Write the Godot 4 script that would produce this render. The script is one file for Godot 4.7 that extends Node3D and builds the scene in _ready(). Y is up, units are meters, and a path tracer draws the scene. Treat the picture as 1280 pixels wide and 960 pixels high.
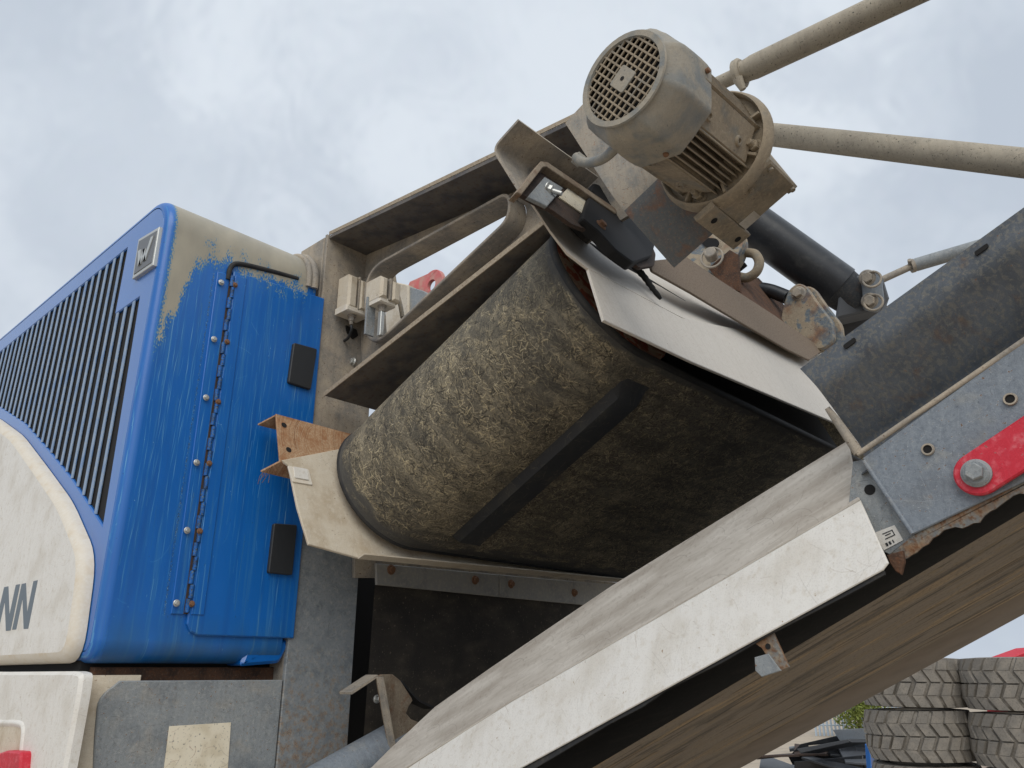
extends Node3D

# A mobile crusher seen from beside its rear corner. y is up, metres. x runs across the machine, +z along the discharge conveyor.
const TILT := 0.42498   # slope of the discharge conveyor and of the magnet that hangs over it
var taken := {}
var mats := {}
var rng := RandomNumberGenerator.new()


# ---------------------------------------------------------------- mesh code
class Shape:
	var v := PackedVector3Array()
	var n := PackedVector3Array()
	var u := PackedVector2Array()

	var along := Vector3.ZERO   # when set, textures run along this direction

	func uv_of(p: Vector3, d: Vector3) -> Vector2:
		if along != Vector3.ZERO:
			return Vector2(p.dot(along), p.dot(along.cross(d.normalized())))
		var a := d.abs()
		if a.x >= a.y and a.x >= a.z:
			return Vector2(p.z, -p.y)
		if a.y >= a.z:
			return Vector2(p.x, p.z)
		return Vector2(p.x, -p.y)

	func tri(a: Vector3, b: Vector3, c: Vector3, na: Vector3, nb: Vector3, nc: Vector3, uvs := []) -> void:
		var g := (b - a).cross(c - a)
		if g.length_squared() < 1e-16:
			return
		var s := na + nb + nc
		if uvs.is_empty():
			uvs = [uv_of(a, s), uv_of(b, s), uv_of(c, s)]
		if g.dot(s) > 0.0:
			v.append_array([a, c, b]); n.append_array([na, nc, nb]); u.append_array([uvs[0], uvs[2], uvs[1]])
		else:
			v.append_array([a, b, c]); n.append_array([na, nb, nc]); u.append_array([uvs[0], uvs[1], uvs[2]])

	func quad(a: Vector3, b: Vector3, c: Vector3, d: Vector3, nrm: Vector3) -> void:
		tri(a, b, c, nrm, nrm, nrm); tri(a, c, d, nrm, nrm, nrm)

	func flat_basis(pts: Array) -> Array:
		var nn := Vector3.ZERO
		for i in pts.size():
			var p: Vector3 = pts[i]
			var q: Vector3 = pts[(i + 1) % pts.size()]
			nn += p.cross(q)
		nn = nn.normalized()
		var e1: Vector3 = (pts[1] - pts[0]).normalized()
		e1 = (e1 - nn * e1.dot(nn)).normalized()
		return [nn, e1, nn.cross(e1)]

	func clean(pts: Array) -> Array:
		var out := []
		for p in pts:
			if out.is_empty() or (p - out[-1]).length() > 4e-4:
				out.append(p)
		if out.size() > 1 and (out[0] - out[-1]).length() < 4e-4:
			out.pop_back()
		return out

	func face(pts: Array, towards: Vector3) -> void:
		var b := flat_basis(pts)
		var nn: Vector3 = b[0] if b[0].dot(towards) > 0 else -b[0]
		var flat := PackedVector2Array()
		for p in pts:
			flat.append(Vector2(p.dot(b[1]), p.dot(b[2])))
		var t := Geometry2D.triangulate_polygon(flat)
		if t.is_empty():
			# rounding has folded the outline over itself at a corner: fan it from the middle
			var mid := Vector3.ZERO
			for p in pts:
				mid += p / pts.size()
			for i in pts.size():
				tri(mid, pts[i], pts[(i + 1) % pts.size()], nn, nn, nn)
		for i in range(0, t.size(), 3):
			tri(pts[t[i]], pts[t[i + 1]], pts[t[i + 2]], nn, nn, nn)

	func inset(pts: Array, by: float) -> Array:
		var b := flat_basis(pts)
		var out := []
		var k := pts.size()
		for i in k:
			var p: Vector3 = pts[i]
			var d0: Vector3 = (p - pts[(i + k - 1) % k]).normalized()
			var d1: Vector3 = (pts[(i + 1) % k] - p).normalized()
			var n0: Vector3 = b[0].cross(d0)
			var n1: Vector3 = b[0].cross(d1)
			var m := (n0 + n1)
			m = m / maxf(0.35, 1.0 + n0.dot(n1)) if m.length() > 1e-4 else n0
			out.append(p + m * by)
		return out

	# a flat piece: outline at its front, off reaches to its back, edges rounded off by bev
	func plate(outline: Array, off: Vector3, bev := 0.002) -> void:
		var pts := clean(outline)
		var f := -off.normalized()
		var b := flat_basis(pts)
		var turn: float = 1.0
		var k := pts.size()
		var top := inset(pts, bev) if bev > 0 else pts
		face(top, f)
		face(pts.map(func(p): return p + off), -f)
		for i in k:
			var j := (i + 1) % k
			var p: Vector3 = pts[i]
			var q: Vector3 = pts[j]
			var side: Vector3 = -(b[0].cross(q - p)).normalized() * turn
			if bev > 0:
				var mid := (side + f).normalized()
				var s := -f * bev
				quad(top[i], top[j], q + s, p + s, mid)
				quad(p + s, q + s, q + off, p + off, side)
			else:
				quad(p, q, q + off, p + off, side)

	func box(c: Vector3, x: Vector3, y: Vector3, z: Vector3, bev := 0.003) -> void:
		plate([c - x - y + z, c + x - y + z, c + x + y + z, c - x + y + z], -2.0 * z, bev)

	func grid(rows: Array, closed := false, crease := 0.6) -> void:
		# normals are averaged over neighbours unless the surface turns sharply
		var h := rows.size()
		var w: int = rows[0].size()
		var cols := w if closed else w - 1
		var fn := []
		for i in h - 1:
			var r := []
			for j in cols:
				var a: Vector3 = rows[i][j]
				var b: Vector3 = rows[i][(j + 1) % w]
				var c: Vector3 = rows[i + 1][(j + 1) % w]
				var d: Vector3 = rows[i + 1][j]
				r.append((c - a).cross(d - b).normalized())
			fn.append(r)
		for i in h - 1:
			for j in cols:
				var me: Vector3 = fn[i][j]
				var cn := []
				for q in [[i, j], [i, j + 1], [i + 1, j + 1], [i + 1, j]]:
					var s := Vector3.ZERO
					for di in [-1, 0]:
						for dj in [-1, 0]:
							var y: int = q[0] + di
							var x: int = q[1] + dj
							if closed:
								x = posmod(x, cols)
							if y >= 0 and y < h - 1 and x >= 0 and x < cols and fn[y][x].dot(me) > crease:
								s += fn[y][x]
					cn.append(s.normalized() if s.length() > 0.01 else me)
				var a: Vector3 = rows[i][j]
				var b: Vector3 = rows[i][(j + 1) % w]
				var c: Vector3 = rows[i + 1][(j + 1) % w]
				var d: Vector3 = rows[i + 1][j]
				tri(a, b, c, cn[0], cn[1], cn[2])
				tri(a, c, d, cn[0], cn[2], cn[3])

	# a folded sheet: bends along the profile, the same all along ext
	func sheet(profile: Array, ext: Vector3, thick: float, parts := 1) -> void:
		var k := profile.size()
		var nrm := []
		for i in k:
			var t: Vector3 = (profile[mini(i + 1, k - 1)] - profile[maxi(i - 1, 0)]).normalized()
			nrm.append(t.cross(ext).normalized())
		var front := []
		var back := []
		for s in parts + 1:
			var f := []
			var g := []
			for i in k:
				f.append(profile[i] + ext * (float(s) / parts))
				g.append(profile[i] + ext * (float(s) / parts) - nrm[i] * thick)
			front.append(f)
			back.append(g)
		grid(front); 
		for r in back:
			r.reverse()
		grid(back)
		for r in back:
			r.reverse()
		for e in [0, parts]:
			for i in k - 1:
				quad(front[e][i], front[e][i + 1], back[e][i + 1], back[e][i], ext.normalized() * (-1.0 if e == 0 else 1.0))
		for i in [0, k - 1]:
			var d: Vector3 = (profile[0] - profile[1]).normalized() if i == 0 else (profile[k - 1] - profile[k - 2]).normalized()
			quad(front[0][i], front[parts][i], back[parts][i], back[0][i], d)

	func tube(path: Array, radius, segs := 16, caps := true) -> void:
		var rows := []
		var k := path.size()
		var up := Vector3.ZERO
		for i in k:
			var t: Vector3 = (path[mini(i + 1, k - 1)] - path[maxi(i - 1, 0)]).normalized()
			if up == Vector3.ZERO:
				up = t.cross(Vector3(0.31, 0.2, 0.93)).normalized()
			up = (up - t * up.dot(t)).normalized()
			var w := t.cross(up)
			var r: float = radius[i] if radius is Array else radius
			var row := []
			for s in segs:
				var a := TAU * s / segs
				row.append(path[i] + (up * cos(a) + w * sin(a)) * r)
			row.reverse()
			rows.append(row)
		grid(rows, true)
		if caps:
			face(rows[0], path[0] - path[1])
			face(rows[k - 1], path[k - 1] - path[k - 2])

	# profile: [along, radius] pairs turned round an axis
	func lathe(profile: Array, o: Vector3, axis: Vector3, segs := 32, crease := 0.75) -> void:
		var a := axis.normalized()
		var e := a.cross(Vector3.UP if absf(a.y) < 0.9 else Vector3.RIGHT).normalized()
		var w := a.cross(e)
		var rows := []
		for p in profile:
			var row := []
			for s in segs:
				var t := TAU * s / segs
				row.append(o + a * p[0] + (e * cos(t) + w * sin(t)) * p[1])
			rows.append(row)
		grid(rows, true, crease)

	func disc(c: Vector3, axis: Vector3, r: float, segs := 24) -> void:
		var a := axis.normalized()
		var e := a.cross(Vector3.UP if absf(a.y) < 0.9 else Vector3.RIGHT).normalized()
		var w := a.cross(e)
		var ring := []
		for s in segs:
			ring.append(c + (e * cos(TAU * s / segs) + w * sin(TAU * s / segs)) * r)
		face(ring, axis)

	func cyl(c: Vector3, axis: Vector3, r: float, h: float, segs := 20, bev := 0.15) -> void:
		# stands on c
		var b := r * bev
		lathe([[0.0, r], [h - b, r], [h, r - b], [h, 0.0001]], c, axis, segs)
		disc(c, -axis, r, segs)

	func bolt(c: Vector3, axis: Vector3, r: float, h: float, turn := 0.3) -> void:
		var a := axis.normalized()
		var e := a.cross(Vector3.UP if absf(a.y) < 0.9 else Vector3.RIGHT).normalized()
		var w := a.cross(e)
		cyl(c - a * 0.002, a, r * 1.45, h * 0.22 + 0.002, 20)
		var hex := []
		for s in 6:
			hex.append(c + a * h + (e * cos(turn + TAU * s / 6) + w * sin(turn + TAU * s / 6)) * r)
		plate(hex, -a * h, r * 0.12)

	func mesh() -> ArrayMesh:
		var arr := []
		arr.resize(Mesh.ARRAY_MAX)
		arr[Mesh.ARRAY_VERTEX] = v
		arr[Mesh.ARRAY_NORMAL] = n
		arr[Mesh.ARRAY_TEX_UV] = u
		var m := ArrayMesh.new()
		m.add_surface_from_arrays(Mesh.PRIMITIVE_TRIANGLES, arr)
		return m


# rounds the corners of an outline; closed or open
func soft(pts: Array, r: float, steps := 4, closed := true) -> Array:
	var out := []
	var k := pts.size()
	for i in k:
		if not closed and (i == 0 or i == k - 1):
			out.append(pts[i]); continue
		var p: Vector3 = pts[i]
		var a: Vector3 = pts[(i + k - 1) % k] - p
		var b: Vector3 = pts[(i + 1) % k] - p
		var d := minf(r, minf(a.length(), b.length()) * 0.45)
		var s := p + a.normalized() * d
		var e := p + b.normalized() * d
		for q in steps + 1:
			var t := float(q) / steps
			out.append(s.lerp(p, t).lerp(p.lerp(e, t), t))
	return out


func circle(c: Vector3, e: Vector3, w: Vector3, r: float, segs := 20, from := 0.0, to := TAU) -> Array:
	var out := []
	for s in segs:
		var a := from + (to - from) * s / (segs if to - from > 6.2 else segs - 1)
		out.append(c + (e * cos(a) + w * sin(a)) * r)
	return out


# a point in the conveyor's own tilted axes: across, off the belt, up along the belt
func cv(x: float, y: float, z: float) -> Vector3:
	return Vector3(x, y * cos(TILT) + z * sin(TILT), -y * sin(TILT) + z * cos(TILT))


func curve(pts: Array, steps := 6) -> Array:
	var out := []
	for i in pts.size() - 1:
		var a: Vector3 = pts[maxi(i - 1, 0)]
		var b: Vector3 = pts[i]
		var c: Vector3 = pts[i + 1]
		var d: Vector3 = pts[mini(i + 2, pts.size() - 1)]
		for s in steps:
			out.append(b.cubic_interpolate(c, a, d, float(s) / steps))
	out.append(pts[-1])
	return out


# ---------------------------------------------------------------- nodes
func named(parent: Node, called: String) -> String:
	var key := "%d/%s" % [parent.get_instance_id(), called]
	taken[key] = taken.get(key, -1) + 1
	return called if taken[key] == 0 else "%s_%03d" % [called, taken[key]]


func thing(called: String, label: String, category: String, base: Vector3, group := "") -> Node3D:
	var o := Node3D.new()
	o.name = named(self, called)
	add_child(o, true)
	o.position = base
	tag(o, label, category, group)
	return o


func tag(o: Node, label: String, category: String, group := "") -> void:
	o.set_meta("label", label)
	o.set_meta("category", category)
	if group != "":
		o.set_meta("group", group)


func part(parent: Node, called: String, s: Shape, m: Material, label := "") -> MeshInstance3D:
	var o := MeshInstance3D.new()
	o.mesh = s.mesh()
	o.material_override = m
	o.name = named(parent, called)
	parent.add_child(o, true)
	if parent is Node3D and parent != self:
		o.position = -(parent as Node3D).global_position
	if label != "":
		o.set_meta("label", label)
	return o


# ---------------------------------------------------------------- textures
func noise(w: int, h: int, sd: int, freq: float, octaves := 4, sx := 1.0, sy := 1.0, kind := FastNoiseLite.TYPE_SIMPLEX_SMOOTH, warp := 0.0) -> PackedByteArray:
	var f := FastNoiseLite.new()
	f.seed = sd
	f.noise_type = kind
	f.frequency = freq
	f.fractal_octaves = octaves
	if octaves <= 1:
		f.fractal_type = FastNoiseLite.FRACTAL_NONE
	if warp > 0:
		f.domain_warp_enabled = true
		f.domain_warp_amplitude = warp
		f.domain_warp_frequency = freq * 0.7
	var im := f.get_seamless_image(int(w / sx), int(h / sy))
	im.convert(Image.FORMAT_L8)
	if im.get_width() != w or im.get_height() != h:
		im.resize(w, h, Image.INTERPOLATE_CUBIC)
	return im.get_data()


func blank(w: int, h: int, c: Color) -> Image:
	var im := Image.create(w, h, false, Image.FORMAT_RGBA8)
	im.fill(c)
	return im


# lays colour c where the noise runs from lo to hi
func lay(im: Image, c: Color, b: PackedByteArray, lo: float, hi: float, amount := 1.0, hard := false) -> void:
	if not hard and hi > lo:
		lo -= 0.12
		hi += 0.2
		amount *= 0.8
	var over := blank(im.get_width(), im.get_height(), c)
	var d := over.get_data()
	var lut := PackedByteArray()
	for i in 256:
		var t := clampf((i / 255.0 - lo) / (hi - lo), 0, 1)
		lut.append(int(255.0 * amount * t * t * (3 - 2 * t)))
	for i in b.size():
		d[i * 4 + 3] = lut[b[i]]
	over.set_data(im.get_width(), im.get_height(), false, Image.FORMAT_RGBA8, d)
	im.blend_rect(over, Rect2i(0, 0, im.get_width(), im.get_height()), Vector2i.ZERO)


# short strokes: scratches, straw, drips
func strokes(im: Image, count: int, length: Vector2, angle: Vector2, cols: Array, alpha: Vector2, bend := 0.3, wide := 0.0) -> void:
	var w := im.get_width()
	var h := im.get_height()
	for i in count:
		var p := Vector2(rng.randf() * w, rng.randf() * h)
		var a := rng.randf_range(angle.x, angle.y)
		var c: Color = cols[rng.randi() % cols.size()]
		var al := rng.randf_range(alpha.x, alpha.y)
		var k := rng.randf_range(-bend, bend) * 0.1
		var fat := rng.randf() < wide
		for s in int(rng.randf_range(length.x, length.y)):
			var x := posmod(int(p.x), w)
			var y := posmod(int(p.y), h)
			im.set_pixel(x, y, im.get_pixel(x, y).lerp(c, al))
			if fat:
				x = posmod(x + 1, w)
				im.set_pixel(x, y, im.get_pixel(x, y).lerp(c, al))
			p += Vector2(cos(a), sin(a))
			a += k


# bits of straw and clay: short bent strokes of some thickness
func fibres(im: Image, count: int, length: Vector2, cols: Array, alpha: float, fat: int) -> void:
	var w := im.get_width()
	var h := im.get_height()
	for i in count:
		var p := Vector2(rng.randf() * w, rng.randf() * h)
		var a := rng.randf() * TAU
		var k := rng.randf_range(-0.05, 0.05)
		var c: Color = cols[rng.randi() % cols.size()]
		var al := alpha * rng.randf_range(0.5, 1.0)
		var side := Vector2(-sin(a), cos(a))
		for s in int(rng.randf_range(length.x, length.y)):
			for q in fat:
				var x := posmod(int(p.x + side.x * q), w)
				var y := posmod(int(p.y + side.y * q), h)
				im.set_pixel(x, y, im.get_pixel(x, y).lerp(c, al))
			p += Vector2(cos(a), sin(a))
			a += k


func rgb(r: int, g: int, b: int) -> Color:
	return Color8(r, g, b)


func tex(im: Image) -> ImageTexture:
	im.generate_mipmaps()
	return ImageTexture.create_from_image(im)


func relief(b: PackedByteArray, w: int, h: int) -> ImageTexture:
	return ImageTexture.create_from_image(Image.create_from_data(w, h, false, Image.FORMAT_L8, b))


func material(im, rough: float, size: float, tri := true, metal := 0.0) -> StandardMaterial3D:
	var m := StandardMaterial3D.new()
	if im is Color:
		m.albedo_color = im
	else:
		m.albedo_texture = tex(im)
	m.roughness = rough
	m.metallic = metal
	m.uv1_scale = Vector3.ONE / size
	if tri:
		m.uv1_triplanar = true
		m.uv1_world_triplanar = true
		m.uv1_triplanar_sharpness = 4.0
	return m


func bump(m: StandardMaterial3D, t: Texture2D, cm: float) -> void:
	m.heightmap_enabled = true
	m.heightmap_texture = t
	m.heightmap_scale = cm


# hairline scratches, grit and small chips that keep painted steel from looking airbrushed
func wear(im: Image, sd: int, lines: int, light: Color, dark: Color, chips := 0.0, chip := Color.BLACK, runs := 0.0) -> void:
	var w := im.get_width()
	var grit := noise(w, w, sd, 0.8, 1, 1, 1, FastNoiseLite.TYPE_VALUE)
	lay(im, dark, grit, 0.55, 1.0, 0.22, true)
	lay(im, light, grit, 0.42, 0.0, 0.2, true)
	if runs > 0:
		lay(im, dark, noise(w, w, sd + 1, 0.05, 3, 1, 16), 0.55, 0.8, runs)
		lay(im, light, noise(w, w, sd + 2, 0.06, 3, 1, 10), 0.6, 0.85, runs)
	if chips > 0:
		var where := noise(w, w, sd + 3, 0.07, 4)
		lay(im, light, where, 1.0 - chips * 1.25, 1.0 - chips * 1.2, 0.5, true)
		lay(im, chip, where, 1.0 - chips, 1.0 - chips * 0.94, 0.9, true)
	strokes(im, lines, Vector2(8, 90), Vector2(0, TAU), [light, dark], Vector2(0.05, 0.3), 0.06)
	strokes(im, lines / 3, Vector2(2, 6), Vector2(0, TAU), [light, dark, chip], Vector2(0.3, 0.8), 0.3, 0.4)


func make_materials() -> void:
	var n := 512
	var coarse := noise(n, n, 11, 0.006, 5)
	var coarse2 := noise(n, n, 12, 0.008, 5, 1, 1, FastNoiseLite.TYPE_SIMPLEX_SMOOTH, 30.0)
	var fine := noise(n, n, 13, 0.06, 4)
	var fine2 := noise(n, n, 14, 0.045, 4)
	var grain := noise(n, n, 15, 0.25, 2)
	var cells := noise(n, n, 16, 0.03, 3, 1, 1, FastNoiseLite.TYPE_CELLULAR)
	var smear := noise(n, n, 17, 0.03, 4, 1, 6)
	var grain_t := relief(grain, n, n)
	var fine_t := relief(fine, n, n)
	var dust := rgb(178, 163, 142)

	# undersides of the jib, darker than its web, with a little rust
	var fi := blank(n, n, rgb(104, 100, 96))
	lay(fi, rgb(70, 72, 78), coarse, 0.45, 0.7, 0.9)
	lay(fi, rgb(140, 128, 112), coarse2, 0.55, 0.85, 0.7)
	lay(fi, rgb(84, 58, 44), fine2, 0.66, 0.85, 0.7)
	mats.flange = material(fi, 0.7, 0.5)
	bump(mats.flange, fine_t, 0.05)

	# painted steel under a coat of quarry dust
	var im := blank(n, n, rgb(138, 134, 128))
	lay(im, rgb(98, 103, 110), coarse2, 0.6, 0.85, 0.8)
	lay(im, rgb(190, 176, 156), coarse, 0.3, 0.6, 0.9)
	lay(im, rgb(190, 176, 156), fine2, 0.55, 0.8, 0.5)
	lay(im, rgb(96, 66, 44), fine, 0.78, 0.9, 0.5)
	lay(im, rgb(70, 66, 60), grain, 0.75, 0.95, 0.4)
	strokes(im, 160, Vector2(6, 40), Vector2(0, TAU), [rgb(210, 200, 182), rgb(70, 68, 66)], Vector2(0.1, 0.4))
	wear(im, 101, 260, rgb(206, 194, 176), rgb(84, 80, 76), 0.17, rgb(82, 62, 48), 0.15)
	mats.dusty = material(im, 0.85, 0.6)
	bump(mats.dusty, grain_t, 0.03)

	# grey painted steel, scuffed
	im = blank(n, n, rgb(140, 146, 150))
	lay(im, rgb(110, 117, 123), coarse, 0.45, 0.7, 0.8)
	lay(im, rgb(170, 172, 170), fine2, 0.56, 0.8, 0.6)
	lay(im, rgb(96, 101, 106), fine, 0.62, 0.8, 0.5)
	lay(im, dust, coarse2, 0.62, 0.9, 0.45)
	lay(im, rgb(118, 78, 46), cells, 0.8, 0.95, 0.5)
	lay(im, rgb(105, 66, 38), grain, 0.86, 0.95, 0.8)
	strokes(im, 260, Vector2(4, 30), Vector2(0, TAU), [rgb(190, 190, 184), rgb(60, 62, 66)], Vector2(0.15, 0.5))
	wear(im, 111, 420, rgb(192, 194, 192), rgb(70, 74, 80), 0.16, rgb(112, 76, 50), 0.1)
	mats.grey = material(im, 0.62, 0.5)
	bump(mats.grey, grain_t, 0.03)

	im = blank(n, n, rgb(150, 150, 148))
	lay(im, rgb(118, 120, 122), coarse, 0.45, 0.7, 0.8)
	lay(im, rgb(180, 172, 158), fine2, 0.52, 0.8, 0.7)
	strokes(im, 160, Vector2(4, 30), Vector2(0, TAU), [rgb(200, 198, 190), rgb(70, 72, 76)], Vector2(0.15, 0.5))
	mats.bar_grey = material(im, 0.6, 0.5)

	# the same steel where rust has spread
	im = blank(n, n, rgb(118, 118, 116))
	lay(im, rgb(88, 94, 100), coarse, 0.5, 0.7, 0.7)
	lay(im, rgb(150, 140, 122), fine2, 0.45, 0.75, 0.8)
	lay(im, rgb(128, 84, 48), coarse2, 0.5, 0.62, 0.8)
	lay(im, rgb(96, 58, 34), fine, 0.56, 0.72, 0.9)
	lay(im, rgb(190, 180, 160), grain, 0.7, 0.9, 0.5)
	mats.rusting = material(im, 0.9, 0.4)
	bump(mats.rusting, fine_t, 0.15)

	# the post's grey, with specks of rust
	im = blank(n, n, rgb(142, 146, 148))
	lay(im, rgb(112, 118, 124), coarse, 0.45, 0.7, 0.8)
	lay(im, rgb(168, 166, 158), fine2, 0.5, 0.8, 0.6)
	lay(im, rgb(126, 86, 54), fine, 0.74, 0.84, 0.7)
	wear(im, 211, 420, rgb(190, 188, 180), rgb(74, 76, 80), 0.22, rgb(116, 72, 42), 0.12)
	mats.post = material(im, 0.7, 0.5)
	bump(mats.post, grain_t, 0.03)
	im = blank(n, n, rgb(158, 146, 128))
	lay(im, rgb(188, 176, 156), fine2, 0.55, 0.75, 0.7)
	lay(im, rgb(104, 82, 66), fine, 0.64, 0.8, 0.7)
	mats.edge = material(im, 0.85, 0.4)

	# worn blue-grey paint of the conveyor boards
	im = blank(n, n, rgb(124, 133, 143))
	lay(im, rgb(92, 101, 113), noise(n, n, 21, 0.05, 3, 1, 1, FastNoiseLite.TYPE_SIMPLEX, 18.0), 0.45, 0.7, 0.45)
	lay(im, rgb(152, 158, 163), fine, 0.55, 0.8, 0.35)
	lay(im, rgb(100, 106, 114), coarse, 0.5, 0.75, 0.6)
	lay(im, rgb(170, 160, 140), coarse2, 0.7, 0.9, 0.5)
	lay(im, rgb(112, 70, 46), cells, 0.86, 0.96, 0.6)
	strokes(im, 400, Vector2(3, 16), Vector2(0, TAU), [rgb(180, 184, 186), rgb(76, 82, 90)], Vector2(0.15, 0.5))
	wear(im, 121, 420, rgb(190, 194, 196), rgb(74, 82, 92), 0.15, rgb(96, 66, 46), 0.15)
	mats.board = material(im, 0.6, 0.42)
	bump(mats.board, grain_t, 0.03)

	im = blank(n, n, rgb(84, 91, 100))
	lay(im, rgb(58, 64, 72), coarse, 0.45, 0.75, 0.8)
	lay(im, rgb(116, 113, 104), noise(n, n, 23, 0.055, 3, 1, 1, FastNoiseLite.TYPE_SIMPLEX, 22.0), 0.54, 0.66, 0.6, true)
	lay(im, rgb(104, 62, 36), coarse2, 0.82, 0.9, 0.8)
	wear(im, 241, 200, rgb(150, 152, 152), rgb(46, 50, 56), 0.13, rgb(104, 66, 42), 0.1)
	mats.board_mid = material(im, 0.6, 0.42)
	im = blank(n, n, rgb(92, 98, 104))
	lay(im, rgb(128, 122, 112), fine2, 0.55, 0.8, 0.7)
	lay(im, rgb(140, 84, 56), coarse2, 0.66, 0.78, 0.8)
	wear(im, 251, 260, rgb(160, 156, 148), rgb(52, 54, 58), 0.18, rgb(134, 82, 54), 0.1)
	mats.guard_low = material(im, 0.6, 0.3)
	im = blank(n, n, rgb(150, 138, 120))
	lay(im, rgb(92, 106, 120), coarse2, 0.48, 0.6, 0.9, true)
	lay(im, rgb(172, 160, 138), fine2, 0.5, 0.75, 0.7)
	lay(im, rgb(118, 76, 52), coarse, 0.62, 0.75, 0.8)
	wear(im, 261, 260, rgb(190, 180, 162), rgb(66, 62, 60), 0.2, rgb(60, 56, 54), 0.0)
	mats.mottled = material(im, 0.75, 0.55)
	bump(mats.mottled, fine_t, 0.06)
	im = blank(n, n, rgb(122, 108, 93))
	lay(im, rgb(96, 80, 68), fine, 0.5, 0.8, 0.6)
	lay(im, rgb(150, 136, 116), grain, 0.5, 0.9, 0.6)
	lay(im, rgb(84, 62, 50), noise(n, n, 91, 0.12, 4), 0.62, 0.75, 0.6, true)
	wear(im, 271, 60, rgb(160, 148, 130), rgb(66, 56, 50), 0.14, rgb(78, 54, 42), 0.0)
	mats.bar_rust = material(im, 0.9, 0.5)
	mats.dark_gap = material(rgb(20, 21, 25), 0.8, 1.0)
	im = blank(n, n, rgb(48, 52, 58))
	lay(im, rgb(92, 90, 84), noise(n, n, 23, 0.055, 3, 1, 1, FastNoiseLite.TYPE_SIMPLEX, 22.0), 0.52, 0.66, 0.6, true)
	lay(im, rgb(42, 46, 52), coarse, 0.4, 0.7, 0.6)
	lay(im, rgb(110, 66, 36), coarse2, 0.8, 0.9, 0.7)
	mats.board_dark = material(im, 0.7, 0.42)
	bump(mats.board_dark, fine_t, 0.05)

	# white paint
	im = blank(n, n, rgb(224, 222, 217))
	lay(im, rgb(190, 182, 168), coarse, 0.5, 0.8, 0.55)
	lay(im, rgb(180, 168, 148), fine2, 0.68, 0.9, 0.5)
	lay(im, rgb(150, 136, 116), grain, 0.88, 0.97, 0.5)
	strokes(im, 110, Vector2(5, 40), Vector2(0, TAU), [rgb(150, 146, 140), rgb(232, 230, 226), rgb(120, 100, 80)], Vector2(0.1, 0.35))
	wear(im, 131, 130, rgb(236, 234, 230), rgb(160, 154, 146), 0.10, rgb(150, 128, 104), 0.07)
	mats.white = material(im, 0.5, 0.7)

	im = blank(n, n, rgb(212, 206, 197))
	lay(im, rgb(192, 182, 168), fine2, 0.5, 0.9, 0.5)
	lay(im, rgb(196, 188, 176), grain, 0.5, 0.9, 0.4)
	wear(im, 221, 120, rgb(228, 224, 216), rgb(130, 118, 104), 0.12, rgb(112, 84, 60), 0.08)
	mats.white_soft = material(im, 0.6, 0.5)

	# the same paint, grey with dust and scraped along the slope
	im = blank(n, n, rgb(186, 180, 171))
	lay(im, rgb(150, 141, 130), noise(n, n, 25, 0.02, 5, 6, 1), 0.4, 0.7, 0.75)
	lay(im, rgb(206, 201, 193), noise(n, n, 26, 0.04, 4, 8, 1), 0.55, 0.8, 0.7)
	lay(im, rgb(120, 110, 98), fine, 0.66, 0.85, 0.4)
	strokes(im, 200, Vector2(10, 80), Vector2(-0.15, 0.15), [rgb(96, 90, 84), rgb(226, 222, 214)], Vector2(0.1, 0.4))
	mats.white_dusty = material(im, 0.75, 0.6, false)
	bump(mats.white_dusty, grain_t, 0.02)

	im = blank(n, n, rgb(204, 194, 176))
	lay(im, rgb(170, 152, 126), coarse, 0.5, 0.8, 0.7)
	lay(im, rgb(216, 210, 198), fine2, 0.5, 0.8, 0.6)
	lay(im, rgb(120, 104, 84), grain, 0.84, 0.95, 0.5)
	strokes(im, 90, Vector2(5, 30), Vector2(0, TAU), [rgb(120, 106, 90)], Vector2(0.1, 0.4))
	wear(im, 141, 130, rgb(222, 214, 200), rgb(140, 126, 108), 0.13, rgb(116, 92, 70), 0.06)
	mats.cream = material(im, 0.7, 0.6)

	im = blank(n, n, rgb(214, 207, 194))
	lay(im, rgb(222, 218, 210), fine2, 0.4, 0.7, 0.8)
	lay(im, rgb(202, 184, 156), coarse, 0.5, 0.85, 0.6)
	mats.tan_edge = material(im, 0.75, 0.3)

	# dust-caked castings of the gear motor
	im = blank(n, n, rgb(146, 134, 116))
	lay(im, rgb(112, 104, 92), coarse, 0.45, 0.75, 0.8)
	lay(im, rgb(174, 160, 138), fine2, 0.5, 0.8, 0.7)
	lay(im, rgb(104, 112, 118), coarse2, 0.62, 0.8, 0.6)
	lay(im, rgb(84, 74, 62), grain, 0.76, 0.95, 0.4)
	wear(im, 151, 160, rgb(186, 174, 152), rgb(80, 72, 62), 0.15, rgb(72, 66, 60), 0.0)
	mats.casting = material(im, 0.9, 0.35)
	bump(mats.casting, fine_t, 0.05)

	im = blank(n, n, rgb(152, 146, 134))
	lay(im, rgb(104, 114, 122), coarse2, 0.44, 0.66, 0.85)
	lay(im, rgb(176, 164, 144), coarse, 0.5, 0.75, 0.7)
	lay(im, rgb(126, 120, 110), fine2, 0.55, 0.8, 0.4)
	wear(im, 161, 220, rgb(190, 184, 170), rgb(86, 90, 94), 0.14, rgb(74, 78, 82), 0.0)
	mats.cowl = material(im, 0.72, 0.3)
	bump(mats.cowl, fine_t, 0.03)

	# dusty paint of the tubes, chipped to the black primer
	im = blank(n, n, rgb(170, 162, 147))
	lay(im, rgb(146, 139, 127), coarse, 0.45, 0.75, 0.7)
	lay(im, rgb(190, 178, 158), fine2, 0.5, 0.8, 0.5)
	lay(im, rgb(52, 56, 52), cells, 0.82, 0.9, 0.7)
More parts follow.
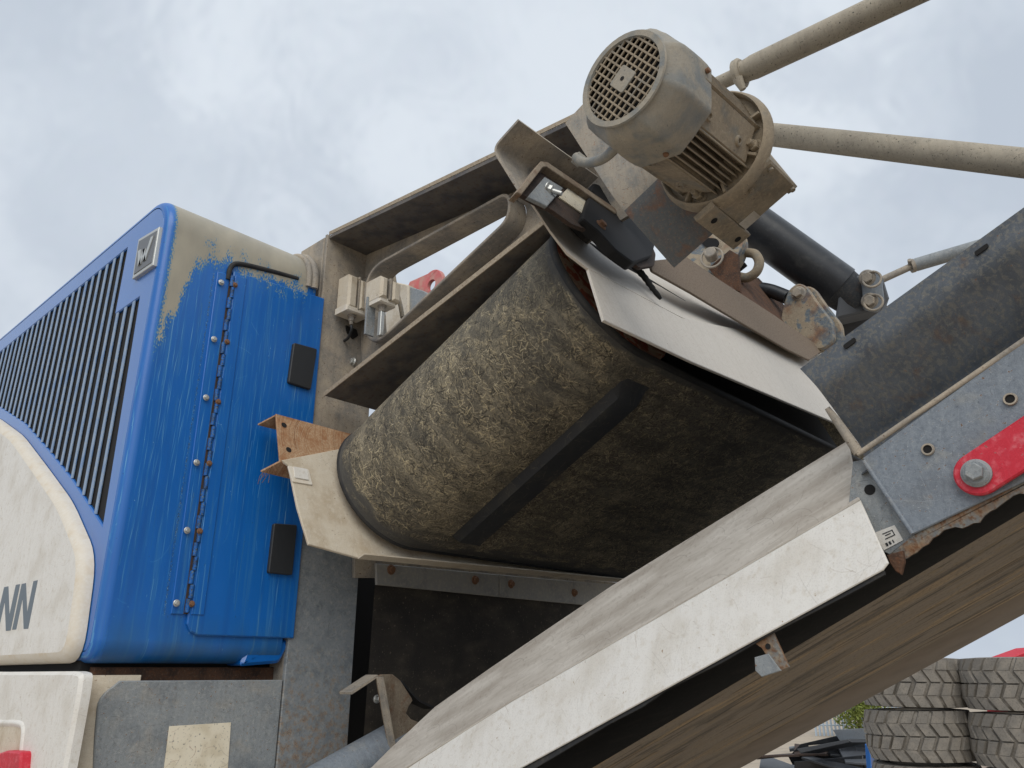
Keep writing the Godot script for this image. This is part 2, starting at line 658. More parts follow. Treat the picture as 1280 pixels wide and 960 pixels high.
	lay(im, rgb(60, 60, 56), fine, 0.8, 0.86, 0.9)
	lay(im, rgb(120, 70, 40), grain, 0.9, 0.97, 0.6)
	wear(im, 171, 160, rgb(200, 188, 168), rgb(96, 88, 78), 0.2, rgb(50, 54, 50), 0.15)
	mats.tube = material(im, 0.8, 0.5)
	bump(mats.tube, grain_t, 0.02)

	im = blank(n, n, rgb(40, 43, 48))
	lay(im, rgb(34, 37, 42), coarse, 0.45, 0.7, 0.8)
	lay(im, rgb(104, 104, 98), coarse2, 0.66, 0.9, 0.6)
	lay(im, rgb(84, 86, 88), fine2, 0.66, 0.85, 0.5)
	mats.dark_steel = material(im, 0.34, 0.5)

	im = blank(n, n, rgb(86, 62, 48))
	lay(im, rgb(52, 42, 38), coarse, 0.45, 0.7, 0.9)
	lay(im, rgb(120, 74, 46), fine2, 0.55, 0.8, 0.7)
	lay(im, rgb(140, 124, 104), fine, 0.62, 0.85, 0.6)
	mats.rust = material(im, 0.92, 0.3)
	bump(mats.rust, fine_t, 0.1)

	# bent rusty channel, scored in arcs by the belt
	im = blank(n, n, rgb(164, 128, 96))
	lay(im, rgb(192, 170, 142), fine2, 0.4, 0.7, 0.8)
	lay(im, rgb(140, 92, 58), coarse, 0.5, 0.75, 0.8)
	for i in 46:
		var c0 := Vector2(n * 1.25, n * 0.9)
		var rr := rng.randf_range(0.35, 1.5) * n
		var col: Color = [rgb(96, 66, 44), rgb(206, 190, 166), rgb(120, 80, 50)][i % 3]
		for s in 1400:
			var a := PI + (s / 1400.0 - 0.5) * 2.2
			var p := c0 + Vector2(cos(a), sin(a)) * (rr + sin(a * 9 + i) * 3)
			if p.x >= 0 and p.x < n - 1 and p.y >= 0 and p.y < n:
				im.set_pixel(int(p.x), int(p.y), im.get_pixel(int(p.x), int(p.y)).lerp(col, 0.5))
				im.set_pixel(int(p.x) + 1, int(p.y), im.get_pixel(int(p.x) + 1, int(p.y)).lerp(col, 0.4))
	mats.scored = material(im, 0.85, 0.26)
	bump(mats.scored, fine_t, 0.05)

	im = blank(n, n, rgb(34, 35, 38))
	lay(im, rgb(66, 62, 56), coarse, 0.5, 0.8, 0.8)
	lay(im, rgb(92, 86, 74), fine2, 0.66, 0.9, 0.6)
	mats.rubber = material(im, 0.8, 0.5)
	im = blank(n, n, rgb(46, 48, 52))
	lay(im, rgb(84, 80, 70), coarse, 0.55, 0.8, 0.7)
	fibres(im, 900, Vector2(6, 26), [rgb(120, 112, 92), rgb(92, 86, 72), rgb(28, 28, 30)], 0.5, 2)
	mats.cleat = material(im, 0.7, 0.6)
	mats.plastic = material(rgb(40, 43, 47), 0.55, 1.0)
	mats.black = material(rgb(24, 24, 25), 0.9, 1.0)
	mats.zinc = material(rgb(190, 192, 190), 0.4, 1.0, true, 0.6)
	mats.old_bolt = material(rgb(120, 88, 66), 0.8, 1.0)
	mats.bolt_grey = mats.casting

	im = blank(n, n, rgb(198, 32, 54))
	lay(im, rgb(222, 120, 124), fine2, 0.6, 0.75, 0.6)
	lay(im, rgb(170, 26, 44), coarse, 0.5, 0.8, 0.6)
	lay(im, rgb(214, 150, 146), noise(n, n, 31, 0.03, 5), 0.68, 0.76, 0.7)
	lay(im, rgb(150, 134, 118), coarse2, 0.76, 0.9, 0.5)
	wear(im, 191, 160, rgb(226, 140, 140), rgb(130, 30, 44), 0.15, rgb(120, 96, 84), 0.1)
	mats.red = material(im, 0.55, 0.5)
	im = blank(n, n, rgb(204, 112, 112))
	lay(im, rgb(190, 166, 150), coarse, 0.4, 0.65, 0.8)
	mats.red_dusty = material(im, 0.8, 0.3)

	im = blank(n, n, rgb(6, 98, 182))
	lay(im, rgb(26, 112, 196), coarse, 0.5, 0.8, 0.4)
	lay(im, rgb(120, 146, 180), smear, 0.72, 0.9, 0.3)
	lay(im, rgb(160, 160, 160), grain, 0.93, 0.98, 0.4)
	mats.blue = material(im, 0.3, 0.8)
	mats.blue.clearcoat_enabled = true
	mats.blue.clearcoat = 0.5
	mats.blue.clearcoat_roughness = 0.2

	im = blank(n, n, rgb(124, 120, 114))
	lay(im, rgb(150, 143, 133), coarse, 0.4, 0.7, 0.8)
	lay(im, rgb(76, 72, 66), fine2, 0.6, 0.85, 0.6)
	mats.tyre = material(im, 0.9, 0.6)

	im = blank(n, n, rgb(178, 164, 146))
	lay(im, rgb(146, 136, 122), coarse, 0.4, 0.7, 0.7)
	lay(im, rgb(200, 188, 170), fine, 0.6, 0.85, 0.7)
	lay(im, rgb(110, 102, 92), grain, 0.75, 0.95, 0.6)
	mats.ground = material(im, 0.95, 3.0)
	bump(mats.ground, fine_t, 1.0)

	im = blank(n, n, rgb(228, 220, 200))
	lay(im, rgb(196, 184, 158), coarse, 0.5, 0.75, 0.7)
	strokes(im, 60, Vector2(20, 120), Vector2(0, TAU), [rgb(80, 70, 66), rgb(150, 110, 90)], Vector2(0.3, 0.8), 0.3, 0.4)
	lay(im, rgb(60, 62, 66), fine2, 0.8, 0.84, 0.8)
	mats.sticker = material(im, 0.6, 0.3)

	im = blank(n, n, rgb(6, 92, 172))
	lay(im, rgb(120, 124, 126), fine2, 0.64, 0.72, 0.7, true)
	lay(im, rgb(60, 54, 52), fine, 0.62, 0.7, 0.8, true)
	lay(im, rgb(30, 40, 60), coarse2, 0.55, 0.7, 0.6)
	mats.hinge = material(im, 0.6, 0.25)
	im = blank(n, n, rgb(50, 46, 42))
	lay(im, rgb(84, 76, 66), noise(n, n, 71, 0.012, 5, 2, 1), 0.5, 0.75, 0.8)
	lay(im, rgb(36, 34, 33), coarse, 0.5, 0.75, 0.8)
	wear(im, 231, 160, rgb(110, 100, 88), rgb(30, 29, 28), 0.16, rgb(100, 90, 78), 0.0)
	mats.curtain = material(im, 0.85, 0.7)
	im = blank(n, n, rgb(128, 152, 184))
	lay(im, rgb(168, 172, 172), fine2, 0.5, 0.75, 0.7)
	lay(im, rgb(70, 112, 172), coarse, 0.55, 0.8, 0.7)
	mats.slat = material(im, 0.45, 0.4)
	im = blank(n, n, rgb(64, 52, 46))
	lay(im, rgb(44, 38, 36), coarse, 0.45, 0.7, 0.9)
	lay(im, rgb(96, 66, 50), fine2, 0.6, 0.85, 0.7)
	lay(im, rgb(128, 112, 94), fine, 0.7, 0.9, 0.6)
	mats.dark_rust = material(im, 0.85, 0.3)
	bump(mats.dark_rust, fine_t, 0.08)
	im = blank(n, n, rgb(122, 112, 101))
	lay(im, rgb(104, 95, 86), coarse, 0.4, 0.7, 0.7)
	lay(im, rgb(118, 106, 92), fine2, 0.55, 0.8, 0.5)
	mats.belt_edge = material(im, 0.9, 0.5)
	im = blank(n, n, rgb(150, 78, 56))
	lay(im, rgb(176, 164, 142), coarse2, 0.46, 0.54, 0.95, true)
	lay(im, rgb(90, 56, 44), coarse, 0.58, 0.75, 0.8)
	lay(im, rgb(150, 76, 50), fine2, 0.6, 0.8, 0.7)
	mats.drum = material(im, 0.85, 0.35)
	bump(mats.drum, fine_t, 0.05)
	im = blank(n, n, rgb(138, 126, 110))
	lay(im, rgb(110, 92, 76), coarse, 0.45, 0.7, 0.8)
	lay(im, rgb(120, 70, 44), coarse2, 0.72, 0.85, 0.7)
	lay(im, rgb(160, 148, 128), fine2, 0.55, 0.8, 0.6)
	lay(im, rgb(70, 56, 46), fine, 0.7, 0.85, 0.6)
	wear(im, 201, 160, rgb(182, 168, 146), rgb(64, 52, 44), 0.2, rgb(84, 54, 40), 0.2)
	mats.rusty_dust = material(im, 0.9, 0.35)
	bump(mats.rusty_dust, fine_t, 0.05)
	im = blank(n, n, rgb(164, 156, 144))
	lay(im, rgb(120, 124, 126), coarse, 0.45, 0.7, 0.8)
	lay(im, rgb(182, 172, 156), fine2, 0.55, 0.8, 0.5)
	lay(im, rgb(150, 92, 60), cells, 0.84, 0.92, 0.7)
	strokes(im, 70, Vector2(8, 40), Vector2(-0.4, 0.4), [rgb(60, 54, 50)], Vector2(0.4, 0.8), 0.3, 0.4)
	wear(im, 181, 260, rgb(196, 188, 174), rgb(84, 82, 80), 0.17, rgb(132, 84, 54), 0.2)
	mats.guard = material(im, 0.7, 0.3)
	mats.casting_dark = material(rgb(84, 76, 66), 0.95, 1.0)
	mats.grey_dark = material(rgb(84, 88, 94), 0.6, 1.0)
	mats.fence = material(rgb(176, 190, 204), 0.6, 1.0)
	mats.leaf = material(rgb(112, 124, 52), 0.7, 1.0)
	mats.hood = hood_paint()
	mats.mud = muddy_belt()
	mats.streak = conveyor_belt()


# the blue end wall: dust lies on its rolled top edge and hangs down its corner, rain has drawn drips; u runs across, v is height unrolled over the top
func hood_paint() -> StandardMaterial3D:
	var w := 720
	var h := 1024
	var im := blank(w, h, rgb(2, 98, 182))
	lay(im, rgb(10, 106, 194), noise(w, h, 41, 0.006, 4), 0.45, 0.8, 0.5)
	lay(im, rgb(2, 76, 150), noise(w, h, 42, 0.02, 4, 1, 8), 0.6, 0.85, 0.5)
	lay(im, rgb(130, 150, 178), noise(w, h, 43, 0.05, 4, 1, 24), 0.66, 0.88, 0.4)
	# drips
	for i in 80:
		var x := rng.randf() * w
		var y := rng.randf_range(0.28, 0.6) * h
		var len := rng.randf_range(90, 480)
		var al := rng.randf_range(0.15, 0.75)
		var wob := rng.randf() * 9.0
		for s in int(len):
			var px := int(x + sin(s * 0.021 + wob) * 3.0 + sin(s * 0.06 + wob * 2.0) * 1.2 - s * 0.02)
			var py := int(y + s)
			if px >= 1 and px < w - 1 and py < h:
				var k := al * (1.0 - absf(s / len - 0.5)) * (0.6 + 0.4 * sin(s * 0.11 + wob))
				im.set_pixel(px, py, im.get_pixel(px, py).lerp(rgb(186, 200, 216), k))
				im.set_pixel(px + 1, py, im.get_pixel(px + 1, py).lerp(rgb(170, 186, 206), k * 0.6))
	strokes(im, 40, Vector2(10, 60), Vector2(0, TAU), [rgb(150, 176, 210)], Vector2(0.15, 0.45))
	strokes(im, 260, Vector2(1, 4), Vector2(0, TAU), [rgb(210, 214, 216), rgb(60, 60, 64)], Vector2(0.4, 0.8))
	strokes(im, 120, Vector2(20, 120), Vector2(PI / 2 - 0.12, PI / 2 + 0.12), [rgb(150, 140, 128), rgb(196, 204, 214)], Vector2(0.1, 0.35), 0.02, 0.5)
	# scuffed dirty line down the outer edge of the hinge
	for i in 900:
		var tt := rng.randf()
		var ex := int((1.005 - 0.78) / 0.72 * w + rng.randfn() * 1.6)
		var ey := int(lerpf((3.55 - 2.82) / 2.05, (3.55 - 1.74) / 2.05, tt) * h)
		im.set_pixel(ex, ey, im.get_pixel(ex, ey).lerp([rgb(190, 186, 176), rgb(110, 84, 60), rgb(30, 34, 44)][i % 3], 0.7))
	# dust
	var a := noise(w, h, 44, 0.02, 5)
	var b := noise(w, h, 45, 0.16, 3)
	var c := noise(w, h, 46, 0.008, 4)
	for py in h:
		var hy := 3.55 - 2.05 * py / h
		for px in w:
			var i := py * w + px
			var xx := 0.78 + 0.72 * px / w
			var edge := 2.86 - 0.34 * smoothstep(0.985, 0.85, xx) + 0.04 * smoothstep(1.3, 1.4, xx)
			var k := (hy - edge) / 0.07 + (a[i] / 255.0 - 0.5) * 1.7 + (b[i] / 255.0 - 0.5) * 1.8
			var t := clampf(k * 1.6 + 0.4, 0, 1) * 0.95
			if hy < 1.78:
				t = maxf(t, 0.5 * smoothstep(1.78, 1.6, hy) * c[i] / 255.0)
			t *= smoothstep(0.856, 0.868, xx + (b[i] / 255.0 - 0.5) * 0.02)
			if t > 0.02:
				var d := rgb(180, 168, 146).lerp(rgb(156, 146, 128), c[i] / 255.0) if hy > 2 else rgb(84, 84, 84)
				im.set_pixel(px, py, im.get_pixel(px, py).lerp(d, t))
	var m := material(im, 0.45, 1.0, false)
	m.clearcoat_enabled = true
	m.clearcoat = 0.35
	m.clearcoat_roughness = 0.25
	m.uv1_scale = Vector3(1.0 / 0.828, 1.0 / 2.3575, 1)
	m.uv1_offset = Vector3(-0.897 / 0.828, 3.8425 / 2.3575, 0)
	m.texture_repeat = false
	var rg := Image.create(w, h, false, Image.FORMAT_L8)
	for py in range(0, h):
		for px in range(0, w):
			var q := im.get_pixel(px, py)
			rg.set_pixel(px, py, Color.WHITE * clampf(0.38 + 1.4 * q.r, 0.38, 0.9))
	m.roughness = 1.0
	m.roughness_texture = ImageTexture.create_from_image(rg)
	m.roughness_texture_channel = BaseMaterial3D.TEXTURE_CHANNEL_RED
	return m


# the post below the jib: scuffed grey with rust gaining towards its foot; covers 0.28 m across and heights 1.2 to 2.3
func post_paint() -> StandardMaterial3D:
	var w := 288
	var h := 1120
	var im := blank(w, h, rgb(132, 138, 143))
	lay(im, rgb(100, 108, 116), noise(w, h, 81, 0.012, 5), 0.45, 0.75, 0.8)
	lay(im, rgb(168, 166, 158), noise(w, h, 82, 0.04, 4), 0.55, 0.8, 0.6)
	lay(im, rgb(84, 88, 94), noise(w, h, 83, 0.09, 4), 0.62, 0.8, 0.5)
	strokes(im, 900, Vector2(3, 26), Vector2(0, TAU), [rgb(196, 194, 186), rgb(70, 72, 76)], Vector2(0.1, 0.5), 0.2)
	var a := noise(w, h, 84, 0.03, 5)
	var b := noise(w, h, 85, 0.2, 3)
	for y in h:
		var low := smoothstep(0.25, 0.95, float(y) / h)
		for x in w:
			var i := y * w + x
			var t := clampf((a[i] / 255.0 * 0.6 + b[i] / 255.0 * 0.5 - 0.86 + low * 0.4) * 4.0, 0, 1)
			if t > 0.0:
				var c := rgb(124, 82, 54).lerp(rgb(168, 150, 126), b[i] / 255.0) if b[i] > 110 else rgb(84, 60, 46)
				im.set_pixel(x, y, im.get_pixel(x, y).lerp(c, t * 0.7))
	var m := material(im, 0.75, 1.0, false)
	m.uv1_scale = Vector3(1.0 / 0.288, 1.0 / 1.12, 1)
	m.uv1_offset = Vector3(-1.614 / 0.288, 2.31 / 1.12, 0)
	m.texture_repeat = false
	return m


# the magnet's belt: black rubber caked with clay and straw; u runs along the belt's width, v round it
func muddy_belt() -> StandardMaterial3D:
	var n := 1024
	var im := blank(n, n, rgb(98, 93, 83))
	var cake := noise(n, n, 51, 0.005, 5, 1, 1, FastNoiseLite.TYPE_SIMPLEX_SMOOTH, 30.0)
	var clump := noise(n, n, 52, 0.02, 5, 1, 1, FastNoiseLite.TYPE_SIMPLEX_SMOOTH, 14.0)
	var crumbs := noise(n, n, 53, 0.13, 4)
	lay(im, rgb(146, 137, 117), cake, 0.4, 0.6, 1.0)
	lay(im, rgb(156, 145, 121), clump, 0.5, 0.8, 0.6)
	lay(im, rgb(74, 70, 61), noise(n, n, 57, 0.006, 3, 1, 1), 0.55, 0.8, 0.5)
	lay(im, rgb(64, 60, 53), crumbs, 0.6, 0.75, 0.5, true)
	lay(im, rgb(176, 162, 130), crumbs, 0.36, 0.2, 0.6)
	for pass_no in 3:
		fibres(im, 4200, Vector2(8, 30), [rgb(50, 48, 44), rgb(66, 60, 51), rgb(92, 84, 68)], 0.4, 1)
		fibres(im, 4200, Vector2(8, 30), [rgb(200, 186, 152), rgb(178, 163, 128), rgb(150, 136, 106)], 0.4, 1)
		fibres(im, 1500, Vector2(8, 32), [rgb(44, 42, 38), rgb(62, 57, 48)], 0.7, 2)
		fibres(im, 1500, Vector2(8, 32), [rgb(222, 208, 174), rgb(190, 174, 138)], 0.6, 2)
		fibres(im, 420, Vector2(8, 30), [rgb(40, 38, 35)], 0.7, 3)
		fibres(im, 480, Vector2(8, 26), [rgb(214, 198, 160)], 0.6, 3)
	fibres(im, 26, Vector2(30, 70), [rgb(36, 35, 34)], 0.8, 3)
	var bare := noise(n, n, 54, 0.004, 5)
	# bare rubber, more of it towards the motor's side
	for y in n:
		for x in n:
			var t := clampf((bare[y * n + x] / 255.0 - 0.62 + 0.42 * smoothstep(0.45, 1.0, float(x) / n) + (clump[y * n + x] / 255.0 - 0.5) * 1.1) * 2.4, 0, 1)
			if t > 0.0:
				im.set_pixel(x, y, im.get_pixel(x, y).lerp(rgb(70, 69, 66), t * 0.55))
	fibres(im, 700, Vector2(10, 40), [rgb(34, 34, 34), rgb(46, 44, 42)], 0.7, 1)
	fibres(im, 900, Vector2(4, 16), [rgb(190, 174, 132), rgb(160, 146, 112)], 0.6, 2)
	fibres(im, 900, Vector2(6, 26), [rgb(190, 174, 132), rgb(150, 136, 106)], 0.5, 1)
	# scuffs along the run of the belt
	lay(im, rgb(150, 142, 124), noise(n, n, 58, 0.016, 5, 1, 7), 0.6, 0.8, 0.55)
	lay(im, rgb(62, 60, 56), noise(n, n, 59, 0.016, 5, 1, 7), 0.62, 0.82, 0.55)
	fibres(im, 1800, Vector2(6, 22), [rgb(200, 187, 156), rgb(52, 50, 46)], 0.45, 1)
	# the margins run over the rollers and stay nearly bare
	var rag := noise(n, n, 56, 0.03, 5, 1, 4)
	for y in n:
		for x in n:
			var e := minf(x, (n - 1 - x) * 2.6) / float(n)
			if e < 0.16:
				var t := clampf((0.075 - e) / 0.05 + (rag[y * n + x] / 255.0 - 0.5) * 2.2, 0, 1)
				if t > 0.0:
					im.set_pixel(x, y, im.get_pixel(x, y).lerp(rgb(70, 70, 70), t * 0.85))
	strokes(im, 700, Vector2(20, 90), Vector2(PI / 2 - 0.2, PI / 2 + 0.2), [rgb(150, 140, 118), rgb(44, 44, 44), rgb(98, 92, 80)], Vector2(0.1, 0.35), 0.1)
	var m := material(im, 0.95, 1.0, false)
	m.uv1_scale = Vector3(1.0 / 1.127, 1.0 / 1.4, 1)
	m.uv1_offset = Vector3(1.185 / 1.127, 0, 0)
	var lum := PackedByteArray()
	lum.resize(n * n)
	var d := im.get_data()
	for i in n * n:
		lum[i] = d[i * 4]
	bump(m, relief(lum, n, n), 0.35)
	return m


# underside of the discharge belt: streaks of clay along its run; u along, v across
func conveyor_belt() -> StandardMaterial3D:
	var n := 1024
	var im := blank(n, n, rgb(126, 116, 103))
	lay(im, rgb(90, 83, 75), noise(n, n, 61, 0.012, 5, 6, 1), 0.4, 0.66, 0.85, true)
	lay(im, rgb(156, 134, 102), noise(n, n, 62, 0.009, 5, 6, 1), 0.5, 0.66, 0.85, true)
	lay(im, rgb(112, 104, 92), noise(n, n, 63, 0.05, 4, 16, 1), 0.5, 0.75, 0.8)
	lay(im, rgb(66, 60, 54), noise(n, n, 64, 0.04, 4, 12, 1), 0.58, 0.76, 0.7, true)
	strokes(im, 900, Vector2(30, 200), Vector2(-0.03, 0.03), [rgb(160, 148, 128), rgb(46, 42, 40), rgb(146, 120, 84), rgb(60, 54, 50)], Vector2(0.1, 0.45), 0.01)
	lay(im, rgb(124, 115, 103), noise(n, n, 65, 0.012, 5, 2, 1), 0.5, 0.62, 0.85, true)
	lay(im, rgb(126, 112, 90), noise(n, n, 66, 0.05, 4, 2, 1), 0.66, 0.74, 0.7, true)
	lay(im, rgb(60, 56, 52), noise(n, n, 67, 0.2, 3), 0.62, 0.8, 0.5, true)
	var m := material(im, 0.9, 1.0, false)
	m.uv1_scale = Vector3(1.0 / 2.2, 1.0 / 1.2, 1)
	var lum := PackedByteArray()
	lum.resize(n * n)
	var d := im.get_data()
	for i in n * n:
		lum[i] = d[i * 4]
	bump(m, relief(lum, n, n), 0.3)
	return m


func sky_picture() -> ImageTexture:
	var w := 1024
	var h := 512
	var f := FastNoiseLite.new()
	f.seed = 5
	f.frequency = 0.75
	f.fractal_octaves = 3
	f.domain_warp_enabled = true
	f.domain_warp_amplitude = 0.6
	f.domain_warp_frequency = 0.8
	var g := FastNoiseLite.new()
	g.seed = 9
	g.frequency = 2.6
	g.fractal_octaves = 4
	var im := Image.create(w, h, false, Image.FORMAT_RGBA8)
	for y in h:
		var el := PI * (0.5 - (y + 0.5) / h)
		for x in w:
			var az := TAU * x / w
			var d := Vector3(cos(el) * cos(az), sin(el) * 1.6, cos(el) * sin(az))
			var t := clampf(0.5 + 0.7 * f.get_noise_3dv(d) + 0.12 * g.get_noise_3dv(d), 0, 1)
			var c := rgb(191, 201, 214).lerp(rgb(221, 229, 238), smoothstep(0.15, 0.85, t))
			im.set_pixel(x, y, c)
	return ImageTexture.create_from_image(im)


# ---------------------------------------------------------------- the scene
func _ready() -> void:
	rng.seed = 7
	var cam := Camera3D.new()
	cam.name = "camera"
	cam.position = Vector3(0, 1.6, 0)
	cam.rotation = Vector3(deg_to_rad(19.99), deg_to_rad(-47.18), 0)
	cam.fov = 52.21
	cam.near = 0.05
	cam.far = 2000
	add_child(cam)
	cam.current = true

	var env := Environment.new()
	env.background_mode = Environment.BG_SKY
	var sky := Sky.new()
	var sm := PanoramaSkyMaterial.new()
	sm.panorama = sky_picture()
	sky.sky_material = sm
	env.sky = sky
	env.background_energy_multiplier = 0.92
	env.tonemap_mode = Environment.TONE_MAPPER_LINEAR
	env.tonemap_exposure = 1.1
	env.sdfgi_enabled = true
	env.ssao_enabled = true
	env.ssil_enabled = true
	var we := WorldEnvironment.new()
	we.name = "daylight"
	we.environment = env
	add_child(we)
	var sun := DirectionalLight3D.new()
	sun.name = "veiled_sun"
	sun.light_energy = 0.5
	sun.light_angular_distance = 50.0
	sun.light_color = Color(1.0, 0.97, 0.92)
	sun.shadow_enabled = true
	sun.look_at_from_position(Vector3(-0.7, 0.85, 0.55), Vector3.ZERO)
	add_child(sun)

	make_materials()
	build_ground()
	build_hood()
	build_locker()
	build_frame()
	build_tunnel()
	build_conveyor()
	build_magnet()
	build_motor()
	build_hangers()
	build_tubes()
	build_switches()
	build_yard()


func build_ground() -> void:
	var s := Shape.new()
	s.face([Vector3(-900, 0, -900), Vector3(900, 0, -900), Vector3(900, 0, 900), Vector3(-900, 0, 900)], Vector3.UP)
	var g := part(self, "ground", s, mats.ground)
	g.set_meta("label", "pale dusty gravel yard under the machine and tyre stacks")
	g.set_meta("category", "ground")
	g.set_meta("kind", "structure")


const HX := 0.9591      # grille side of the hood
const HZ := -2.5875      # its end wall


func hood_profile(inset: float) -> Array:
	var out := [Vector2(-5.75, 1.617 + inset)]
	for i in 9:
		var a := PI / 2 * i / 8
		out.append(Vector2(HZ - 0.07 + (0.07 - inset) * sin(a), 1.687 - (0.07 - inset) * cos(a)))
	for i in 8:
		out.append(Vector2(HZ - inset, lerpf(1.77, 3.04, i / 7.0)))
	for i in 13:
		var a := PI / 2 * i / 12
		out.append(Vector2(HZ - 0.16 + (0.16 - inset) * cos(a), 3.1075 + (0.16 - inset) * sin(a)))
	for z in [-3.0, -3.45, -4.6, -5.75]:
		out.append(Vector2(z, 3.2675 - inset))
	return out


func build_hood() -> void:
	var t := thing("engine_hood", "blue engine hood with barred side grille, white panel and dust on its rolled top", "engine hood", Vector3(1.265, 0.0, -3.68))
	var s := Shape.new()
	# shell: the end wall rolled over into roof and floor, with a rounded corner towards the grille side
	var cols := []
	for i in 9:
		var a := PI / 2 * i / 8
		cols.append([HX + 0.032 - 0.032 * cos(a), 0.032 - 0.032 * sin(a)])
	for x in [1.15, 1.265, 1.38, 1.495, 1.5927]:
		cols.append([x, 0.0])
	var prof := []
	for c in cols:
		prof.append(hood_profile(c[1]))
	var k: int = prof[0].size()
	for i in cols.size() - 1:
		for j in k - 1:
			var q := []
			var nn := []
			for e in [[i, j], [i + 1, j], [i + 1, j + 1], [i, j + 1]]:
				var p: Vector2 = prof[e[0]][e[1]]
				var w := Vector3(cols[e[0]][0], p.y, p.x)
				q.append(w)
				var inner := Vector3(maxf(w.x, HX + 0.032), clampf(w.y, 1.687, 3.1075), minf(w.z, HZ - 0.07))
				if w.y > 3.1075:
					inner.z = minf(w.z, HZ - 0.16)
				var d := w - inner
				# equal-radius rounding everywhere but the roof roll, which is wider
				var tx := clampf((HX + 0.032 - w.x) / 0.032, 0, 1)
				var radial := Vector3(0, d.y, d.z).normalized()
				nn.append((Vector3.LEFT * tx + radial * sqrt(maxf(0, 1 - tx * tx))).normalized())
			var uv := []
			for w in q:
				uv.append(Vector2(w.x, -(w.y + (HZ - w.z if w.y > 3.0 else 0.0))))
			s.tri(q[0], q[1], q[2], nn[0], nn[1], nn[2], [uv[0], uv[1], uv[2]])
			s.tri(q[0], q[2], q[3], nn[0], nn[2], nn[3], [uv[0], uv[2], uv[3]])
	var shell := part(t, "shell", s, mats.hood)
	var end := []
	for p in hood_profile(0.0):
		end.append(Vector3(1.5927, p.y, p.x))
	s = Shape.new()
	s.face(end, Vector3.RIGHT)
	part(t, "inner_wall", s, mats.blue)

	# grille side: one sheet with the opening cut out of it
	var yf := 2.865
	var zf := -2.944
	var low := [Vector3(0.9591, 2.035, -2.69), Vector3(0.9591, 2.113, -2.826), Vector3(0.9591, 2.246, -3.059), Vector3(0.9591, 2.414, -3.391), Vector3(0.9591, 2.612, -3.799), Vector3(0.9591, 2.773, -4.219)]
	var sheet := []
	for p in hood_profile(0.032):
		if p.x > -2.95 or p.x < -5.7:
			sheet.append(Vector3(HX, p.y, p.x))
	sheet.append_array([Vector3(HX, 3.1525, -5.75), Vector3(HX, 3.1525, zf), Vector3(HX, yf, zf), Vector3(HX, yf, -2.7255)])
	sheet.append_array(low)
	sheet.append_array([Vector3(HX, 3.049, -4.945), Vector3(HX, 3.072, -5.75)])
	s = Shape.new()
	s.plate(sheet, Vector3(0.012, 0, 0), 0.004)
	part(t, "grille_frame", s, mats.blue)
	s = Shape.new()
	s.box(Vector3(HX + 0.0135, 2.54, -4.1975), Vector3(0.004, 0, 0), Vector3(0, 0.635, 0), Vector3(0, 0, 1.518))
	part(t, "radiator_screen", s, mats.black)
	var sill := low.duplicate()
	sill.append(Vector3(HX, 3.049, -4.945))
	var z := -2.777
	while z > -5.2:
		var yb := 3.05
		for i in sill.size() - 1:
			if sill[i].z >= z and sill[i + 1].z < z:
				yb = lerpf(sill[i].y, sill[i + 1].y, (sill[i].z - z) / (sill[i].z - sill[i + 1].z))
		var yt := 3.1525 if z < zf else yf
		s = Shape.new()
		var g := Vector3(HX + 0.003, (yb + yt) / 2, z)
		s.box(g, Vector3(0, 0, 0.0105), Vector3(0, (yt - yb) / 2 + 0.002, 0), Vector3(-0.002, 0, 0), 0.0012)
		part(t, "grille_slat", s, mats.slat)
		z -= 0.0736
	# badge
	var b := [Vector3(0.9453, 3.128, -2.802), Vector3(0.9453, 3.107, -2.619), Vector3(0.9453, 2.949, -2.615), Vector3(0.9453, 2.955, -2.791)]
	s = Shape.new()
	s.plate(b, Vector3(0.0161, 0, 0), 0.002)
	var badge := part(t, "badge", s, mats.zinc)
	s = Shape.new()
	var ins := s.inset(b, 0.014) if (s.inset(b, 0.014)[0] - b[2]).length() < (b[0] - b[2]).length() else s.inset(b, -0.014)
	s.plate(ins.map(func(p): return p + Vector3(-0.0023, 0, 0)), Vector3(0.0046, 0, 0), 0.001)
	part(badge, "badge_field", s, material(rgb(104, 108, 114), 0.5, 1.0))
	s = Shape.new()
	var bl := func(u: float, v: float) -> Vector3: return (ins[0].lerp(ins[1], u)).lerp(ins[3].lerp(ins[2], u), v) + Vector3(-0.0057, 0, 0)
	for st in [[0.10, 0.34, 0.26, 0.34, 0.40, 0.84, 0.24, 0.84], [0.40, 0.40, 0.54, 0.40, 0.40, 0.84, 0.26, 0.84], [0.40, 0.40, 0.54, 0.40, 0.66, 0.80, 0.52, 0.80], [0.78, 0.14, 0.93, 0.14, 0.66, 0.80, 0.52, 0.80]]:
		s.plate([bl.call(st[0], st[1]), bl.call(st[2], st[3]), bl.call(st[4], st[5]), bl.call(st[6], st[7])], Vector3(0.0034, 0, 0), 0.0)
	part(badge, "badge_letter", s, mats.zinc)

	# white panel below the grille, its rounded rim stained tan
	var rim := soft([Vector3(0.9568, 1.938, -2.685), Vector3(0.9568, 1.617, -2.647), Vector3(0.9568, 1.601, -5.414), Vector3(0.9568, 3.71, -8.075), Vector3(0.9568, 3.098, -5.368), Vector3(0.9568, 2.722, -4.212), Vector3(0.9568, 2.546, -3.76), Vector3(0.9568, 2.325, -3.325), Vector3(0.9568, 2.151, -2.99)], 0.10, 5)
	s = Shape.new()
	var out := [rim]
	var sgn := 1.0 if (s.inset(rim, 0.05)[0] - rim[rim.size() / 2]).length() < (rim[0] - rim[rim.size() / 2]).length() else -1.0
